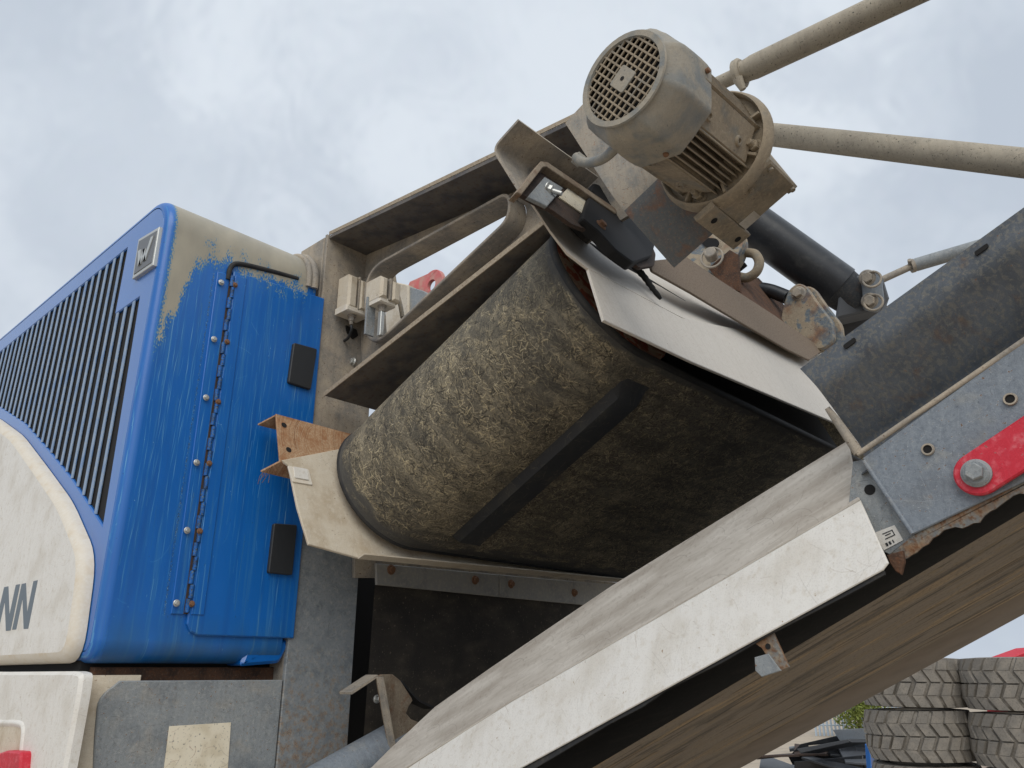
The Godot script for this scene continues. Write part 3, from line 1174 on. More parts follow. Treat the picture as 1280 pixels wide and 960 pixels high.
	for st in [[0.003, 0.018], [0.010, 0.031], [0.020, 0.039], [0.032, 0.043]]:
		out.append(s.inset(rim, st[0] * sgn).map(func(p): return p + Vector3(-st[1], 0, 0)))
	s.grid(out, true)
	var panel := part(t, "white_panel", s, mats.tan_edge, "stained rounded rim of the white panel")
	s = Shape.new()
	s.face(out[-1], Vector3.LEFT)
	part(panel, "panel_face", s, mats.white)
	for q in [[Vector3(0.913, 1.886, -3.417), Vector3(0.913, 1.885, -3.239), Vector3(0.913, 1.727, -3.237), Vector3(0.913, 1.727, -3.426)], [Vector3(0.913, 1.884, -3.221), Vector3(0.913, 1.886, -3.058), Vector3(0.913, 1.727, -3.056), Vector3(0.913, 1.729, -3.222)]]:
		s = Shape.new()
		var outline := []
		for uv in [[0.0, 1.0], [0.0, 0.0], [0.27, 0.0], [0.74, 0.66], [0.74, 0.0], [1.0, 0.0], [1.0, 1.0], [0.73, 1.0], [0.26, 0.34], [0.26, 1.0]]:
			outline.append((q[0].lerp(q[1], uv[0])).lerp(q[3].lerp(q[2], uv[0]), uv[1]))
		s.plate(outline, Vector3(0.003, 0, 0), 0.0)
		part(panel, "panel_letter", s, material(rgb(96, 108, 118), 0.5, 1.0))

	# door of the end wall on its piano hinge
	var zd := HZ + 0.014
	s = Shape.new()
	s.plate([Vector3(1.2259, 3.0202, zd), Vector3(1.6307, 3.0513, zd), Vector3(1.6307, 1.7035, zd), Vector3(1.2707, 1.7035, zd), Vector3(1.2454, 1.7139, zd), Vector3(1.2293, 1.738, zd)], Vector3(0, 0, -0.023), 0.004)
	var door := part(t, "door", s, mats.hood)
	s = Shape.new()
	s.plate([Vector3(1.1672, 2.9972, zd - 0.008), Vector3(1.2213, 3.0053, zd - 0.008), Vector3(1.2259, 1.7668, zd - 0.008), Vector3(1.1753, 1.7668, zd - 0.008)], Vector3(0, 0, -0.0092), 0.002)
	part(door, "hinge_leaf", s, mats.hood)
	s = Shape.new()
	s.plate([Vector3(1.2328, 3.003, zd + 0.004), Vector3(1.2788, 3.0088, zd + 0.004), Vector3(1.2811, 1.7668, zd + 0.004), Vector3(1.2374, 1.7668, zd + 0.004)], Vector3(0, 0, -0.0069), 0.002)
	part(door, "hinge_leaf", s, mats.hood)
	s = Shape.new()
	s.plate([Vector3(1.2155, 3.0, zd - 0.004), Vector3(1.2365, 3.0, zd - 0.004), Vector3(1.2365, 1.768, zd - 0.004), Vector3(1.2155, 1.768, zd - 0.004)], Vector3(0, 0, -0.004), 0.0)
	part(door, "hinge_gap", s, mats.dark_rust)
	for i in 27:
		s = Shape.new()
		var y := 1.7725 + i * 0.0454
		var x := 1.2259 + (0.003 if i % 2 else -0.003)
		s.tube([Vector3(x, y, zd), Vector3(x, y + 0.043, zd)], 0.0075, 12)
		part(door, "hinge_knuckle", s, mats.hinge)
	for p in [Vector3(1.183, 2.955, -2.573), Vector3(1.186, 2.726, -2.573), Vector3(1.187, 2.502, -2.573), Vector3(1.186, 2.266, -2.573), Vector3(1.186, 2.034, -2.573), Vector3(1.185, 1.8, -2.573)]:
		s = Shape.new()
		s.bolt(p, Vector3.BACK, 0.0078, 0.008)
		part(door, "bolt", s, mats.zinc)
	for p in [Vector3(1.234, 2.962, -2.567), Vector3(1.233, 2.729, -2.567), Vector3(1.23, 2.496, -2.567), Vector3(1.228, 2.27, -2.567), Vector3(1.227, 2.036, -2.567), Vector3(1.233, 1.8, -2.567)]:
		s = Shape.new()
		s.bolt(p, Vector3.BACK, 0.0072, 0.007)
		part(door, "bolt", s, mats.old_bolt, "rusty bolt head")
	for q in [[Vector3(1.501, 2.807, -2.558), Vector3(1.608, 2.812, -2.558), Vector3(1.596, 2.635, -2.558), Vector3(1.495, 2.638, -2.558)], [Vector3(1.496, 2.096, -2.558), Vector3(1.592, 2.102, -2.558), Vector3(1.591, 1.92, -2.558), Vector3(1.494, 1.92, -2.558)]]:
		s = Shape.new()
		s.plate(soft(q, 0.008, 3), Vector3(0, 0, -0.0161), 0.003)
		part(door, "rubber_pad", s, mats.plastic)
	# rubber seal over the door, and the rim where the hood ends
	s = Shape.new()
	s.tube(curve([Vector3(1.2098, 2.98, HZ + 0.006), Vector3(1.2144, 3.0318, HZ + 0.006), Vector3(1.2477, 3.0628, HZ + 0.004), Vector3(1.38, 3.0858, HZ), Vector3(1.5065, 3.1007, HZ - 0.004)], 5), 0.0095, 10)
	part(t, "door_seal", s, mats.rubber)
	for e in [[1.5548, 0.010, 0.013], [1.580, 0.016, 0.017]]:
		s = Shape.new()
		var path := []
		for i in 16:
			var a := PI / 2 * i / 15 * 1.1 - 0.16
			path.append(Vector3(e[0], 3.1075 + (0.16 + e[1] * 0.4) * sin(a), HZ - 0.16 + (0.16 + e[1] * 0.4) * cos(a)))
		path.append(Vector3(e[0], 3.2732, -3.45))
		s.tube(path, e[2], 10)
		part(t, "roof_rim", s, mats.dusty)
	s = Shape.new()
	s.plate(soft([Vector3(1.476, 1.695, -2.601), Vector3(1.643, 1.699, -2.601), Vector3(1.6, 1.62, -2.601), Vector3(1.448, 1.609, -2.601)], 0.015), Vector3(0, 0, -0.115), 0.01)
	part(t, "lower_corner", s, mats.blue)


func build_locker() -> void:
	var t := thing("lower_housing", "grey and cream lower housing with a worn pale label, under the blue hood", "machine housing", Vector3(1.265, 0.0, -2.99))
	var s := Shape.new()
	s.plate(soft([Vector3(1.051, 1.047, -2.587), Vector3(1.006, 1.417, -2.587), Vector3(0.9989, 1.521, -2.587), Vector3(1.051, 1.567, -2.587)], 0.03, 4, false) + [Vector3(1.61, 1.5643, -2.5875), Vector3(1.61, 0.25, -2.5875)], Vector3(0, 0, -0.0138), 0.003)
	var p := part(t, "side_plate", s, mats.grey)
	s = Shape.new()
	s.plate([Vector3(1.222, 1.433, -2.583), Vector3(1.428, 1.435, -2.583), Vector3(1.437, 1.264, -2.583), Vector3(1.224, 1.272, -2.583)], Vector3(0, 0, -0.0034), 0.0005)
	part(p, "worn_label", s, mats.sticker)
	s = Shape.new()
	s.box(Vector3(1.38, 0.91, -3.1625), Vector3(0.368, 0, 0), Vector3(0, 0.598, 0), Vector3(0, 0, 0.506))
	part(t, "dark_core", s, mats.black)  # black block standing for the shade inside the housing
	s = Shape.new()
	s.box(Vector3(1.38, 1.5713, -3.105), Vector3(0.3795, 0, 0), Vector3(0, 0.0345, 0), Vector3(0, 0, 0.437))
	part(t, "floor_beam", s, mats.rust)
	s = Shape.new()
	s.box(Vector3(1.3, 1.592, -4.2), Vector3(0.33, 0, 0), Vector3(0, 0.05, 0), Vector3(0, 0, 1.5))
	part(t, "gap_backing", s, mats.black)  # added black backing, shuts out the sky under the hood
	# rounded cream post
	s = Shape.new()
	var prof := []
	for i in 9:
		var a := PI / 2 * i / 8
		prof.append(Vector3(1.035 - 0.075 * cos(a), 1.5827, -2.674 + 0.075 * sin(a)))
	prof.append(Vector3(1.1155, 1.5827, -2.6013))
	prof.push_front(Vector3(0.9602, 1.5827, -2.875))
	s.sheet(prof, Vector3(0, -1.495, 0), 0.006)
	s.face(prof + [Vector3(1.1155, 1.5827, -2.875)], Vector3.UP)
	part(t, "corner_post", s, mats.cream, "cream rounded corner post")

	var d := thing("locker_door", "white service door with a recessed red grip, below the white lettered panel", "door", Vector3(0.92, 0.22, -3.45))
	var xs := 0.79
	var o := [Vector3(0.9085, 1.588, -2.512), Vector3(0.9085, 1.529, -2.507), Vector3(0.9085, 1.346, -2.513), Vector3(0.9085, 1.154, -2.515), Vector3(0.9085, 0.9723, -3.937), Vector3(0.9085, 1.594, -4.63), Vector3(0.9085, 1.591, -3.24), Vector3(0.9085, 1.594, -2.57)]
	# frame of the door around the hand recess
	var r := soft([Vector3(0.9085, 1.434, -2.895), Vector3(0.9085, 1.32, -2.866), Vector3(0.9085, 1.213, -2.868), Vector3(0.9085, 1.145, -3.543), Vector3(0.9085, 1.404, -3.78), Vector3(0.9085, 1.438, -2.972)], 0.03)
	s = Shape.new()
	s.plate([o[0], o[1], o[2], o[3], r[9].lerp(o[3], 0.1), r[6], r[4], r[0], r[r.size() - 1], r[r.size() - 3], o[5].lerp(r[r.size() - 6], 0.0), o[6], o[7]], Vector3(0.046, 0, 0), 0.012)
	s = Shape.new()
	var yt: float = r[r.size() - 1].y
	s.plate(soft(o, 0.02, 4), Vector3(0.0345, 0, 0), 0.010)
	part(d, "panel", s, mats.white)
	s = Shape.new()
	var sg := 1.0 if (s.inset(r, 0.02)[0] - r[r.size() / 2]).length() < (r[0] - r[r.size() / 2]).length() else -1.0
	var ring := []
	for st in [[-0.012, 0.0], [-0.006, 0.006], [0.0, 0.006], [0.008, 0.0005]]:
		ring.append(s.inset(r, st[0] * sg).map(func(q): return q + Vector3(-st[1], 0, 0)))
	s.grid(ring, true)
	part(d, "recess_rim", s, mats.white)
	s = Shape.new()
	s.face(ring[-1], Vector3.LEFT)
	part(d, "hand_recess", s, mats.cream)
	s = Shape.new()
	s.plate(soft([Vector3(0.8797, 1.371, -2.788), Vector3(0.8797, 1.298, -2.762), Vector3(0.8797, 1.279, -2.917), Vector3(0.8797, 1.267, -3.067), Vector3(0.8797, 1.332, -3.116), Vector3(0.8797, 1.367, -2.917)], 0.015), Vector3(0.0322, 0, 0), 0.006)
	part(d, "grip", s, mats.red)


const CX := 1.633    # near side of post and jib
const WX := 1.8308   # web of the jib


func build_frame() -> void:
	var t := thing("post_and_jib", "dusty steel post with a slotted jib arm reaching out over the magnet", "steel frame", Vector3(1.7595, 0.0, -2.645))
	# post
	var s := Shape.new()
	s.plate([Vector3(1.6238, 3.3595, -2.5852), Vector3(1.9032, 3.3595, -2.5852), Vector3(1.9032, 2.29, -2.5852), Vector3(1.6238, 2.29, -2.5852)], Vector3(0, 0, -0.0161), 0.003)
	part(t, "post_face", s, mats.dusty)
	s = Shape.new()
	s.plate([Vector3(1.6238, 2.2877, -2.5852), Vector3(1.9032, 2.2877, -2.5852), Vector3(1.9032, 0.02, -2.5852), Vector3(1.6146, 0.02, -2.5852), Vector3(1.6146, 1.577, -2.5852)], Vector3(0, 0, -0.0161), 0.003)
	part(t, "post_face", s, post_paint())
	s = Shape.new()
	s.box(Vector3(1.6255, 1.7725, -2.691), Vector3(0, 0, 0.0885), Vector3(0, 1.5755, 0), Vector3(-0.0069, 0, 0))
	part(t, "post_side", s, mats.dusty)
	s = Shape.new()
	s.box(Vector3(1.8917, 1.7725, -2.691), Vector3(0, 0, 0.0885), Vector3(0, 1.5755, 0), Vector3(0.0069, 0, 0))
	part(t, "post_side", s, mats.dusty)
	# dusty gusset between hood rim and post
	s = Shape.new()
	s.plate([Vector3(1.61, 3.325, -2.783), Vector3(1.61, 3.049, -2.6105), Vector3(1.61, 3.049, -2.9325), Vector3(1.61, 3.325, -2.9325)], Vector3(0.0092, 0, 0), 0.002)
	part(t, "gusset", s, mats.dusty)
	# jib
	var te := Vector3(CX, 3.2146, -0.989)
	var ta := Vector3(CX, 3.3572, -2.5875)
	var ba := Vector3(1.633, 2.609, -2.521)
	var be := Vector3(1.633, 2.925, -1.321)
	var w := Vector3(WX - CX, 0, 0)
	s = Shape.new()
	s.sheet(soft([Vector3(CX, 3.2617, -2.7945), ta, te], 0.03, 4, false), w, 0.014)
	part(t, "top_flange", s, mats.flange)
	s = Shape.new()
	s.plate([ba, be, be + w * 0.98, ba + w * 1.3], Vector3(0, 0.014, -0.003), 0.003)
	part(t, "bottom_flange", s, mats.flange)
	s = Shape.new()
	s.plate([ba + Vector3(-0.002, -0.003, 0), be + Vector3(-0.002, -0.003, 0), be + Vector3(-0.002, 0.016, 0), ba + Vector3(-0.002, 0.016, 0)], Vector3(0.004, 0, 0), 0.0)
	s.plate([ta + Vector3(-0.002, 0.002, 0), te + Vector3(-0.002, 0.002, 0), te + Vector3(-0.002, 0.018, 0), ta + Vector3(-0.002, 0.018, 0)], Vector3(0.004, 0, 0), 0.0)
	part(t, "flange_edge", s, mats.edge)
	# web with a long tapering slot, lined by a flat-bar collar
	# the collar's inner outline, then the web's opening round it
	var inner := []
	for p in soft([Vector3(1.745, 3.18, -2.467), Vector3(1.745, 3.194, -1.64), Vector3(1.745, 3.095, -1.64), Vector3(1.745, 2.808, -2.407)], 0.13, 8):
		inner.append(Vector3(WX, p.y, p.z))
	var s0 := Shape.new()
	var grow := -1.0 if (s0.inset(inner, 0.014)[0] - inner[inner.size() / 2]).length() < (inner[0] - inner[inner.size() / 2]).length() else 1.0
	var sh: Array = s0.inset(inner, 0.014 * grow)
	var outer := [Vector3(WX, 3.3503, -2.5875), Vector3(WX, 3.21, -1.0005), Vector3(WX, 2.98, -1.0005), Vector3(WX, be.y + 0.01, be.z), Vector3(WX, ba.y + 0.012, ba.z)]
	s = Shape.new()
	# upper and lower halves of the web, cut along the slot's long axis
	var hi := [outer[0], outer[1]]
	var mid_r := Vector3(WX, 3.049, -1.0005)
	var mid_l := Vector3(WX, 2.957, -2.5875)
	var kk := sh.size()
	var right := 0
	var left := 0
	for i in kk:
		if sh[i].z > sh[right].z: right = i
		if sh[i].z < sh[left].z: left = i
	var a_side := []
	var b_side := []
	var i0 := right
	while i0 != left:
		a_side.append(sh[i0]); i0 = (i0 + 1) % kk
	a_side.append(sh[left])
	while i0 != right:
		b_side.append(sh[i0]); i0 = (i0 + 1) % kk
	b_side.append(sh[right])
	if a_side[a_side.size() / 2].y < b_side[b_side.size() / 2].y:
		var tmp := a_side
		a_side = b_side
		b_side = tmp
		a_side.reverse()
		b_side.reverse()
	# a_side: the upper rim from right to left or left to right
	if a_side[0].z < a_side[-1].z:
		a_side.reverse()
	if b_side[0].z > b_side[-1].z:
		b_side.reverse()
	s.plate([mid_l, outer[0], outer[1], Vector3(WX, a_side[0].y, -1.0005)] + a_side, Vector3(0.0138, 0, 0), 0.0)
	s.plate([Vector3(WX, b_side[-1].y, -1.0005), outer[2], outer[3], outer[4], mid_l] + b_side, Vector3(0.0138, 0, 0), 0.0)
	part(t, "web", s, mats.dusty)
	s = Shape.new()
	var sgn := 1.0 if (s.inset(sh, 0.014)[0] - sh[kk / 2]).length() < (sh[0] - sh[kk / 2]).length() else -1.0
	var inn := s.inset(sh, 0.014 * sgn)
	var off := Vector3(-0.0862, 0, 0)
	s.grid([sh.map(func(p): return p + Vector3(-0.0011, 0, 0)), sh.map(func(p): return p + off + Vector3(0.0034, 0, 0)), s.inset(sh, 0.003 * sgn).map(func(p): return p + off), s.inset(sh, 0.011 * sgn).map(func(p): return p + off), inn.map(func(p): return p + off + Vector3(0.0034, 0, 0)), inn.map(func(p): return p + Vector3(0.0161, 0, 0))], true)
	part(t, "slot_collar", s, mats.dusty)
	for p in [Vector3(WX, 3.1295, -1.173), Vector3(1.799, 2.819, -2.583)]:
		s = Shape.new()
		s.bolt(p, Vector3.LEFT if p.x > 1.59 else Vector3.BACK, 0.013, 0.012)
		part(t, "bolt", s, mats.zinc)
	s = Shape.new()
	s.plate(soft([Vector3(1.747, 2.971, -2.581), Vector3(1.806, 2.968, -2.581), Vector3(1.816, 2.942, -2.581), Vector3(1.789, 2.918, -2.581), Vector3(1.758, 2.938, -2.581)], 0.006), Vector3(0, 0, -0.0034), 0.0)
	part(t, "cable_hole", s, mats.black)


func build_tunnel() -> void:
	var t := thing("feed_tunnel", "dark mouth of the conveyor tunnel with a rubber curtain below the magnet", "machine tunnel", Vector3(2.645, 0.0, -2.875))
	var s := Shape.new()
	# clamping bars with bolts
	for q in [[Vector3(1.959, 1.996, -2.553), Vector3(2.668, 2.01, -2.553), Vector3(2.669, 1.91, -2.553), Vector3(2.022, 1.913, -2.553), Vector3(1.97, 1.913, -2.553)], [Vector3(2.671, 2.01, -2.553), Vector3(3.57, 2.028, -2.553), Vector3(3.344, 1.908, -2.553), Vector3(2.672, 1.91, -2.553)]]:
		s = Shape.new()
		s.plate(q, Vector3(0, 0, -0.0115), 0.003)
		part(t, "clamping_bar", s, mats.bar_grey)
	s = Shape.new()
	s.plate([Vector3(1.859, 2.021, -2.562), Vector3(3.673, 2.045, -2.562), Vector3(3.668, 1.976, -2.562), Vector3(1.971, 1.941, -2.562), Vector3(1.867, 1.933, -2.562)], Vector3(0, 0, -0.0138), 0.003)
	part(t, "crossbeam", s, mats.dusty)
	for p in [Vector3(2.037, 1.977, -2.552), Vector3(2.513, 1.973, -2.552), Vector3(2.748, 1.973, -2.552), Vector3(3.219, 1.964, -2.552)]:
		s = Shape.new()
		s.bolt(p, Vector3.BACK, 0.014, 0.014)
		part(t, "bolt", s, mats.old_bolt if p.x > 2 else mats.zinc)
	# curtain, slightly rippled
	var rows := []
	for i in 10:
		var row := []
		for j in 30:
			var x := lerpf(1.975, 3.6, j / 29.0)
			row.append(Vector3(x + 0.05 * (i / 9.0) * sin(j * 1.3), 1.93 - 0.08 * i, -2.572 - 0.012 * sin(j * 0.9) * i / 9.0 - 0.02 * i / 9.0))
		rows.append(row)
	s = Shape.new()
	s.grid(rows)
	part(t, "rubber_curtain", s, mats.curtain)
	s = Shape.new()
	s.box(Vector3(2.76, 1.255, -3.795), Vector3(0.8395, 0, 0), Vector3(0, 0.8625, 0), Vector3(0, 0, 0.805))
	part(t, "tunnel_light_block", s, mats.black)  # black enclosure added behind the curtain to keep light out

	var d := thing("idler_bracket", "rusty torn bracket plate standing beside the foot of the white skirt", "bracket", Vector3(1.955, 1.14, -2.3575))
	s = Shape.new()
	s.plate([Vector3(1.854, 1.574, -2.369), Vector3(1.875, 1.582, -2.369), Vector3(1.923, 1.582, -2.369), Vector3(1.961, 1.56, -2.369), Vector3(2.018, 1.499, -2.369), Vector3(2.022, 1.491, -2.369), Vector3(2.004, 1.472, -2.369), Vector3(1.994, 1.449, -2.369), Vector3(2.018, 1.429, -2.369), Vector3(2.065, 1.414, -2.369), Vector3(2.039, 1.399, -2.369), Vector3(1.936, 1.334, -2.369), Vector3(1.924, 1.353, -2.369)], Vector3(0, 0, -0.0138), 0.002)
	part(d, "torn_plate", s, mats.rusty_dust)
	s = Shape.new()
	s.sheet([Vector3(1.929, 1.332, -2.369), Vector3(1.854, 1.574, -2.369)], Vector3(0, 0.0, 0.0345), 0.006)
	part(d, "edge_flange", s, mats.dusty)
	s = Shape.new()
	s.sheet([Vector3(1.858, 1.574, -2.369), Vector3(1.748, 1.518, -2.369)], Vector3(0, 0.0, -0.069), 0.008)
	part(d, "arm", s, mats.dusty)
	s = Shape.new()
	s.bolt(Vector3(1.91, 1.498, -2.438), Vector3.BACK, 0.01, 0.02)
	part(d, "bolt", s, mats.zinc)
	s = Shape.new()
	s.sheet(curve([Vector3(1.988, 1.56, -2.392), Vector3(2.028, 1.529, -2.392), Vector3(2.076, 1.494, -2.392), Vector3(2.158, 1.464, -2.392)], 4), Vector3(0, 0, -0.069), 0.008)
	part(d, "rubber_strip", s, mats.rubber)
	var r := thing("idler_roller", "dull blue-grey roller end low between the post and the bracket", "roller", Vector3(1.955, 1.025, -2.4725))
	s = Shape.new()
	s.tube([Vector3(1.497, 1.148, -2.438), Vector3(2.028, 1.343, -2.438)], 0.085, 28)
	part(r, "roller_tube", s, mats.board)


func build_conveyor() -> void:
	var c := thing("discharge_conveyor", "tilted conveyor with blue-grey side boards and a clay-streaked belt, lower right", "conveyor", Vector3(2.1, 0, 0.2))
	var s := Shape.new()
	# folded side board: lit lip, dark hollow, bright ledge
	var on := cv(0, 0, 1.5)   # the boards go on out of the picture
	var ends := []
	for e in [[Vector3(1.603, 2.218, -0.6258), Vector3(1.599, 2.168, -0.5934), Vector3(1.645, 2.028, -0.5503)], [Vector3(1.603, 2.482, 0.0013) + on, Vector3(1.599, 2.439, 0.0154) + on, Vector3(1.645, 2.26, -0.0515) + on]]:
		var deep: Vector3 = e[1].lerp(e[2], 0.88) + Vector3(0.07, 0.0, 0)
		ends.append(soft([e[0], e[1], deep, deep.lerp(e[2], 0.5) + Vector3(0.02, -0.03, 0), e[2] + Vector3(0.014, -0.05, 0)], 0.022, 5, false))
	s.grid([ends[0], ends[1]])
	for k in ends[0].size() - 1:
		s.quad(ends[0][k], ends[0][k + 1], ends[0][k + 1] + Vector3(0.006, 0, 0), ends[0][k] + Vector3(0.006, 0, 0), Vector3(0, 0, -1))
	s.grid([ends[0].map(func(p): return p + Vector3(0.006, 0.002, 0)), ends[1].map(func(p): return p + Vector3(0.006, 0.002, 0))])
	var b := part(c, "side_board", s, mats.board_mid)
	for q in [[Vector3(1.597, 2.243, -0.5271), Vector3(1.597, 2.255, -0.5003), Vector3(1.597, 2.245, -0.4984), Vector3(1.597, 2.233, -0.5236)], [Vector3(1.597, 2.362, -0.2555), Vector3(1.597, 2.373, -0.2298), Vector3(1.597, 2.364, -0.2288), Vector3(1.597, 2.353, -0.2531)]]:
		s = Shape.new()
		s.plate(soft(q, 0.009, 3), Vector3(0.003, 0, 0), 0.0)
		part(b, "slot_hole", s, mats.black)
	s = Shape.new()
	s.cyl(Vector3(1.64, 2.307, -0.368), Vector3(-1, -0.6, 0), 0.009, 0.006, 10)
	part(b, "rivet", s, mats.rust)
	s = Shape.new()
	s.tube([Vector3(1.64, 2.129, -0.593), Vector3(1.65, 2.1, -0.5804), Vector3(1.652, 2.022, -0.5456)], [0.006, 0.009, 0.011], 10)
	part(b, "dusty_end", s, mats.dusty)
	# flat lower board
	s = Shape.new()
	s.plate([Vector3(1.645, 2.009, -0.5384), Vector3(1.645, 2.193, -0.1871), Vector3(1.645, 2.257, -0.0522)] + [Vector3(1.645, 2.257, -0.0522) + on, Vector3(1.645, 2.004, -0.1068) + on] + [Vector3(1.645, 2.004, -0.1068), Vector3(1.645, 1.928, -0.2395), Vector3(1.645, 1.845, -0.4673), Vector3(1.645, 1.943, -0.5135)], Vector3(0.008, 0, 0), 0.002)
	var lb := part(c, "lower_board", s, mats.board)
	s = Shape.new()
	s.plate([Vector3(1.668, 2.011, -0.5663), Vector3(1.668, 2.012, -0.5348), Vector3(1.668, 1.848, -0.4681), Vector3(1.668, 1.814, -0.523), Vector3(1.668, 1.839, -0.5612), Vector3(1.668, 1.908, -0.5914)], Vector3(0.006, 0, 0), 0.001)
	part(c, "end_board", s, mats.grey)
	s = Shape.new()
	s.tube([Vector3(1.645, 2.003, -0.536), Vector3(1.645, 1.846, -0.4671)], 0.005, 8)
	part(lb, "weld_seam", s, mats.board)
	# ledge of dust along the fold
	s = Shape.new()
	s.tube([Vector3(1.648, 2.019, -0.5477), Vector3(1.648, 2.259, -0.0523), Vector3(1.648, 2.259, -0.0523) + on], 0.006, 10)
	part(lb, "fold_edge", s, mats.dusty)
	for p in [Vector3(1.643, 2.004, -0.4124), Vector3(1.643, 2.072, -0.2579)]:
		s = Shape.new()
		s.lathe([[0.0, 0.0125], [0.004, 0.0115], [0.004, 0.0085], [0.0, 0.0085]], p, Vector3.LEFT, 16)
		var rim := part(lb, "hole_rim", s, mats.dusty)
		s = Shape.new()
		s.disc(p + Vector3(-0.0012, 0, 0), Vector3.LEFT, 0.0086)
		part(lb, "bolt_hole", s, mats.black)
	s = Shape.new()
	s.disc(Vector3(1.667, 1.947, -0.5409), Vector3.LEFT, 0.011)
	part(lb, "bolt_hole", s, mats.black)
	s = Shape.new()
	s.plate([Vector3(1.666, 1.859, -0.5447), Vector3(1.666, 1.87, -0.5042), Vector3(1.666, 1.839, -0.4926), Vector3(1.666, 1.823, -0.5317)], Vector3(0.002, 0, 0), 0.0)
	var lab := part(c, "label", s, mats.white)
	s = Shape.new()
	for q in [[(Vector2(0.35, 0.2)), Vector2(0.85, 0.5)]]:
		var l := [Vector3(1.665, 1.859, -0.5444), Vector3(1.665, 1.87, -0.5039), Vector3(1.665, 1.839, -0.4923), Vector3(1.665, 1.823, -0.5314)]
		var at := func(u: float, v: float) -> Vector3: return (l[0].lerp(l[1], u)).lerp(l[3].lerp(l[2], u), v)
		for e in [[0.3, 0.2, 0.8, 0.25], [0.3, 0.5, 0.8, 0.55], [0.76, 0.2, 0.8, 0.55], [0.38, 0.33, 0.66, 0.38], [0.2, 0.72, 0.3, 0.9], [0.36, 0.72, 0.46, 0.9], [0.55, 0.72, 0.6, 0.9]]:
			s.plate([at.call(e[0], e[1]), at.call(e[2], e[1]), at.call(e[2], e[3]), at.call(e[0], e[3])], Vector3(0.0008, 0, 0), 0.0)
	part(lab, "print", s, mats.plastic)
	# under-edge with torn rubber
	s = Shape.new()
	var rag := []
	var base0 := Vector3(1.652, 1.816, -0.5083)
	var base1 := Vector3(1.652, 1.984, -0.09)
	s.plate([Vector3(1.652, 1.811, -0.5182), Vector3(1.652, 1.99, -0.0885), Vector3(1.652, 1.99, -0.0885) + on, Vector3(1.652, 2.015, -0.0832) + on, Vector3(1.652, 2.015, -0.0832), Vector3(1.652, 1.846, -0.4693)], Vector3(0.02, 0, 0), 0.003)
	part(c, "under_edge", s, mats.rusting)
	s = Shape.new()
	var torn := [base0, base1]
	var steps := 40
	for i in steps + 1:
		var p := base1.lerp(base0, float(i) / steps)
		torn.append(p + Vector3(0, -0.012 - 0.007 * sin(i * 0.55) - rng.randf() * 0.006, 0))
	s.plate(torn, Vector3(0.006, 0, 0), 0.0)
	part(c, "torn_seal", s, mats.rusting)
	s = Shape.new()
	s.plate([Vector3(1.64, 1.81, -0.5204), Vector3(1.64, 1.816, -0.4895), Vector3(1.64, 1.795, -0.4901), Vector3(1.64, 1.771, -0.4997), Vector3(1.64, 1.778, -0.5089), Vector3(1.64, 1.794, -0.5168)], Vector3(0.012, 0, 0), 0.002)
	part(c, "rusty_tab", s, mats.rust)
	# red bar with its big bolt
	var r0 := Vector3(1.625, 1.94, -0.3338)
	var r1 := Vector3(1.625, 2.017, -0.1818)
	var along := (r1 - r0).normalized()
	var across := along.cross(Vector3.RIGHT).normalized()
	if across.y < 0:
		across = -across
	s = Shape.new()
	var bar := []
	for i in 17:
		var a := PI / 2 + PI * i / 16
		bar.append(r0 + (along * cos(a) + across * sin(a)) * 0.040)
	bar.append(r1 - across * 0.044 + along * 1.2)
	bar.append(r1 + across * 0.044 + along * 1.2)
	s.plate(bar, Vector3(0.012, 0, 0), 0.003)
	var rb := part(c, "red_bar", s, mats.red)
	s = Shape.new()
	s.lathe([[0, 0.026], [0.006, 0.026], [0.009, 0.022], [0.010, 0.0001]], r0, Vector3.LEFT, 32)
	s.bolt(r0 + Vector3(-0.008, 0, 0), Vector3.LEFT, 0.0165, 0.018)
	part(rb, "bolt", s, mats.grey)
	# dark inside: a black plate put in for the shade below the skirt
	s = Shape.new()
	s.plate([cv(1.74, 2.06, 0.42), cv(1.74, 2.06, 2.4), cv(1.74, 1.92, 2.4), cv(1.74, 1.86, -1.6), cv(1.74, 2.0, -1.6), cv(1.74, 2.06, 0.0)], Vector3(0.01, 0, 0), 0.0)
	part(c, "inner_shade_plate", s, mats.black)
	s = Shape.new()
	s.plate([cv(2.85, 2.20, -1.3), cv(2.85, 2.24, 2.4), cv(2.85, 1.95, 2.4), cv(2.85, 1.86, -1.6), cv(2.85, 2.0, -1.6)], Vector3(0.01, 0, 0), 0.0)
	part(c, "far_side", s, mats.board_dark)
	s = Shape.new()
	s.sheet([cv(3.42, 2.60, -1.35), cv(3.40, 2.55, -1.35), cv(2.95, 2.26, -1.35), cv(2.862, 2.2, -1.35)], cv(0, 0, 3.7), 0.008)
	part(c, "far_shade_board", s, mats.board_dark)  # unseen board, added to block bounce light from the underside of the magnet
	s = Shape.new()
	s.plate([cv(1.75, 1.98, -1.6), cv(2.84, 1.98, -1.6), cv(2.84, 2.02, 2.4), cv(1.75, 2.02, 2.4)], Vector3(0, 0.012, 0), 0.0)
	part(c, "carrying_belt", s, mats.rubber)
	# return belt seen from below
	var k := tan(deg_to_rad(26.2))
	s = Shape.new()
	var rows := []
	for i in 9:
		var row := []
		for j in 15:
			var z := lerpf(-2.2, 2.0, j / 14.0)
			var x := lerpf(1.655, 2.62 + 0.045 * (0.0 - z), i / 8.0)
			var y := 1.866 + (z + 0.279) * k - 0.012 * sin(PI * i / 8.0)
			row.append(Vector3(x, y, z))
		rows.append(row)
	var uvz := func(p: Vector3) -> Vector2: return Vector2(p.z, p.x)
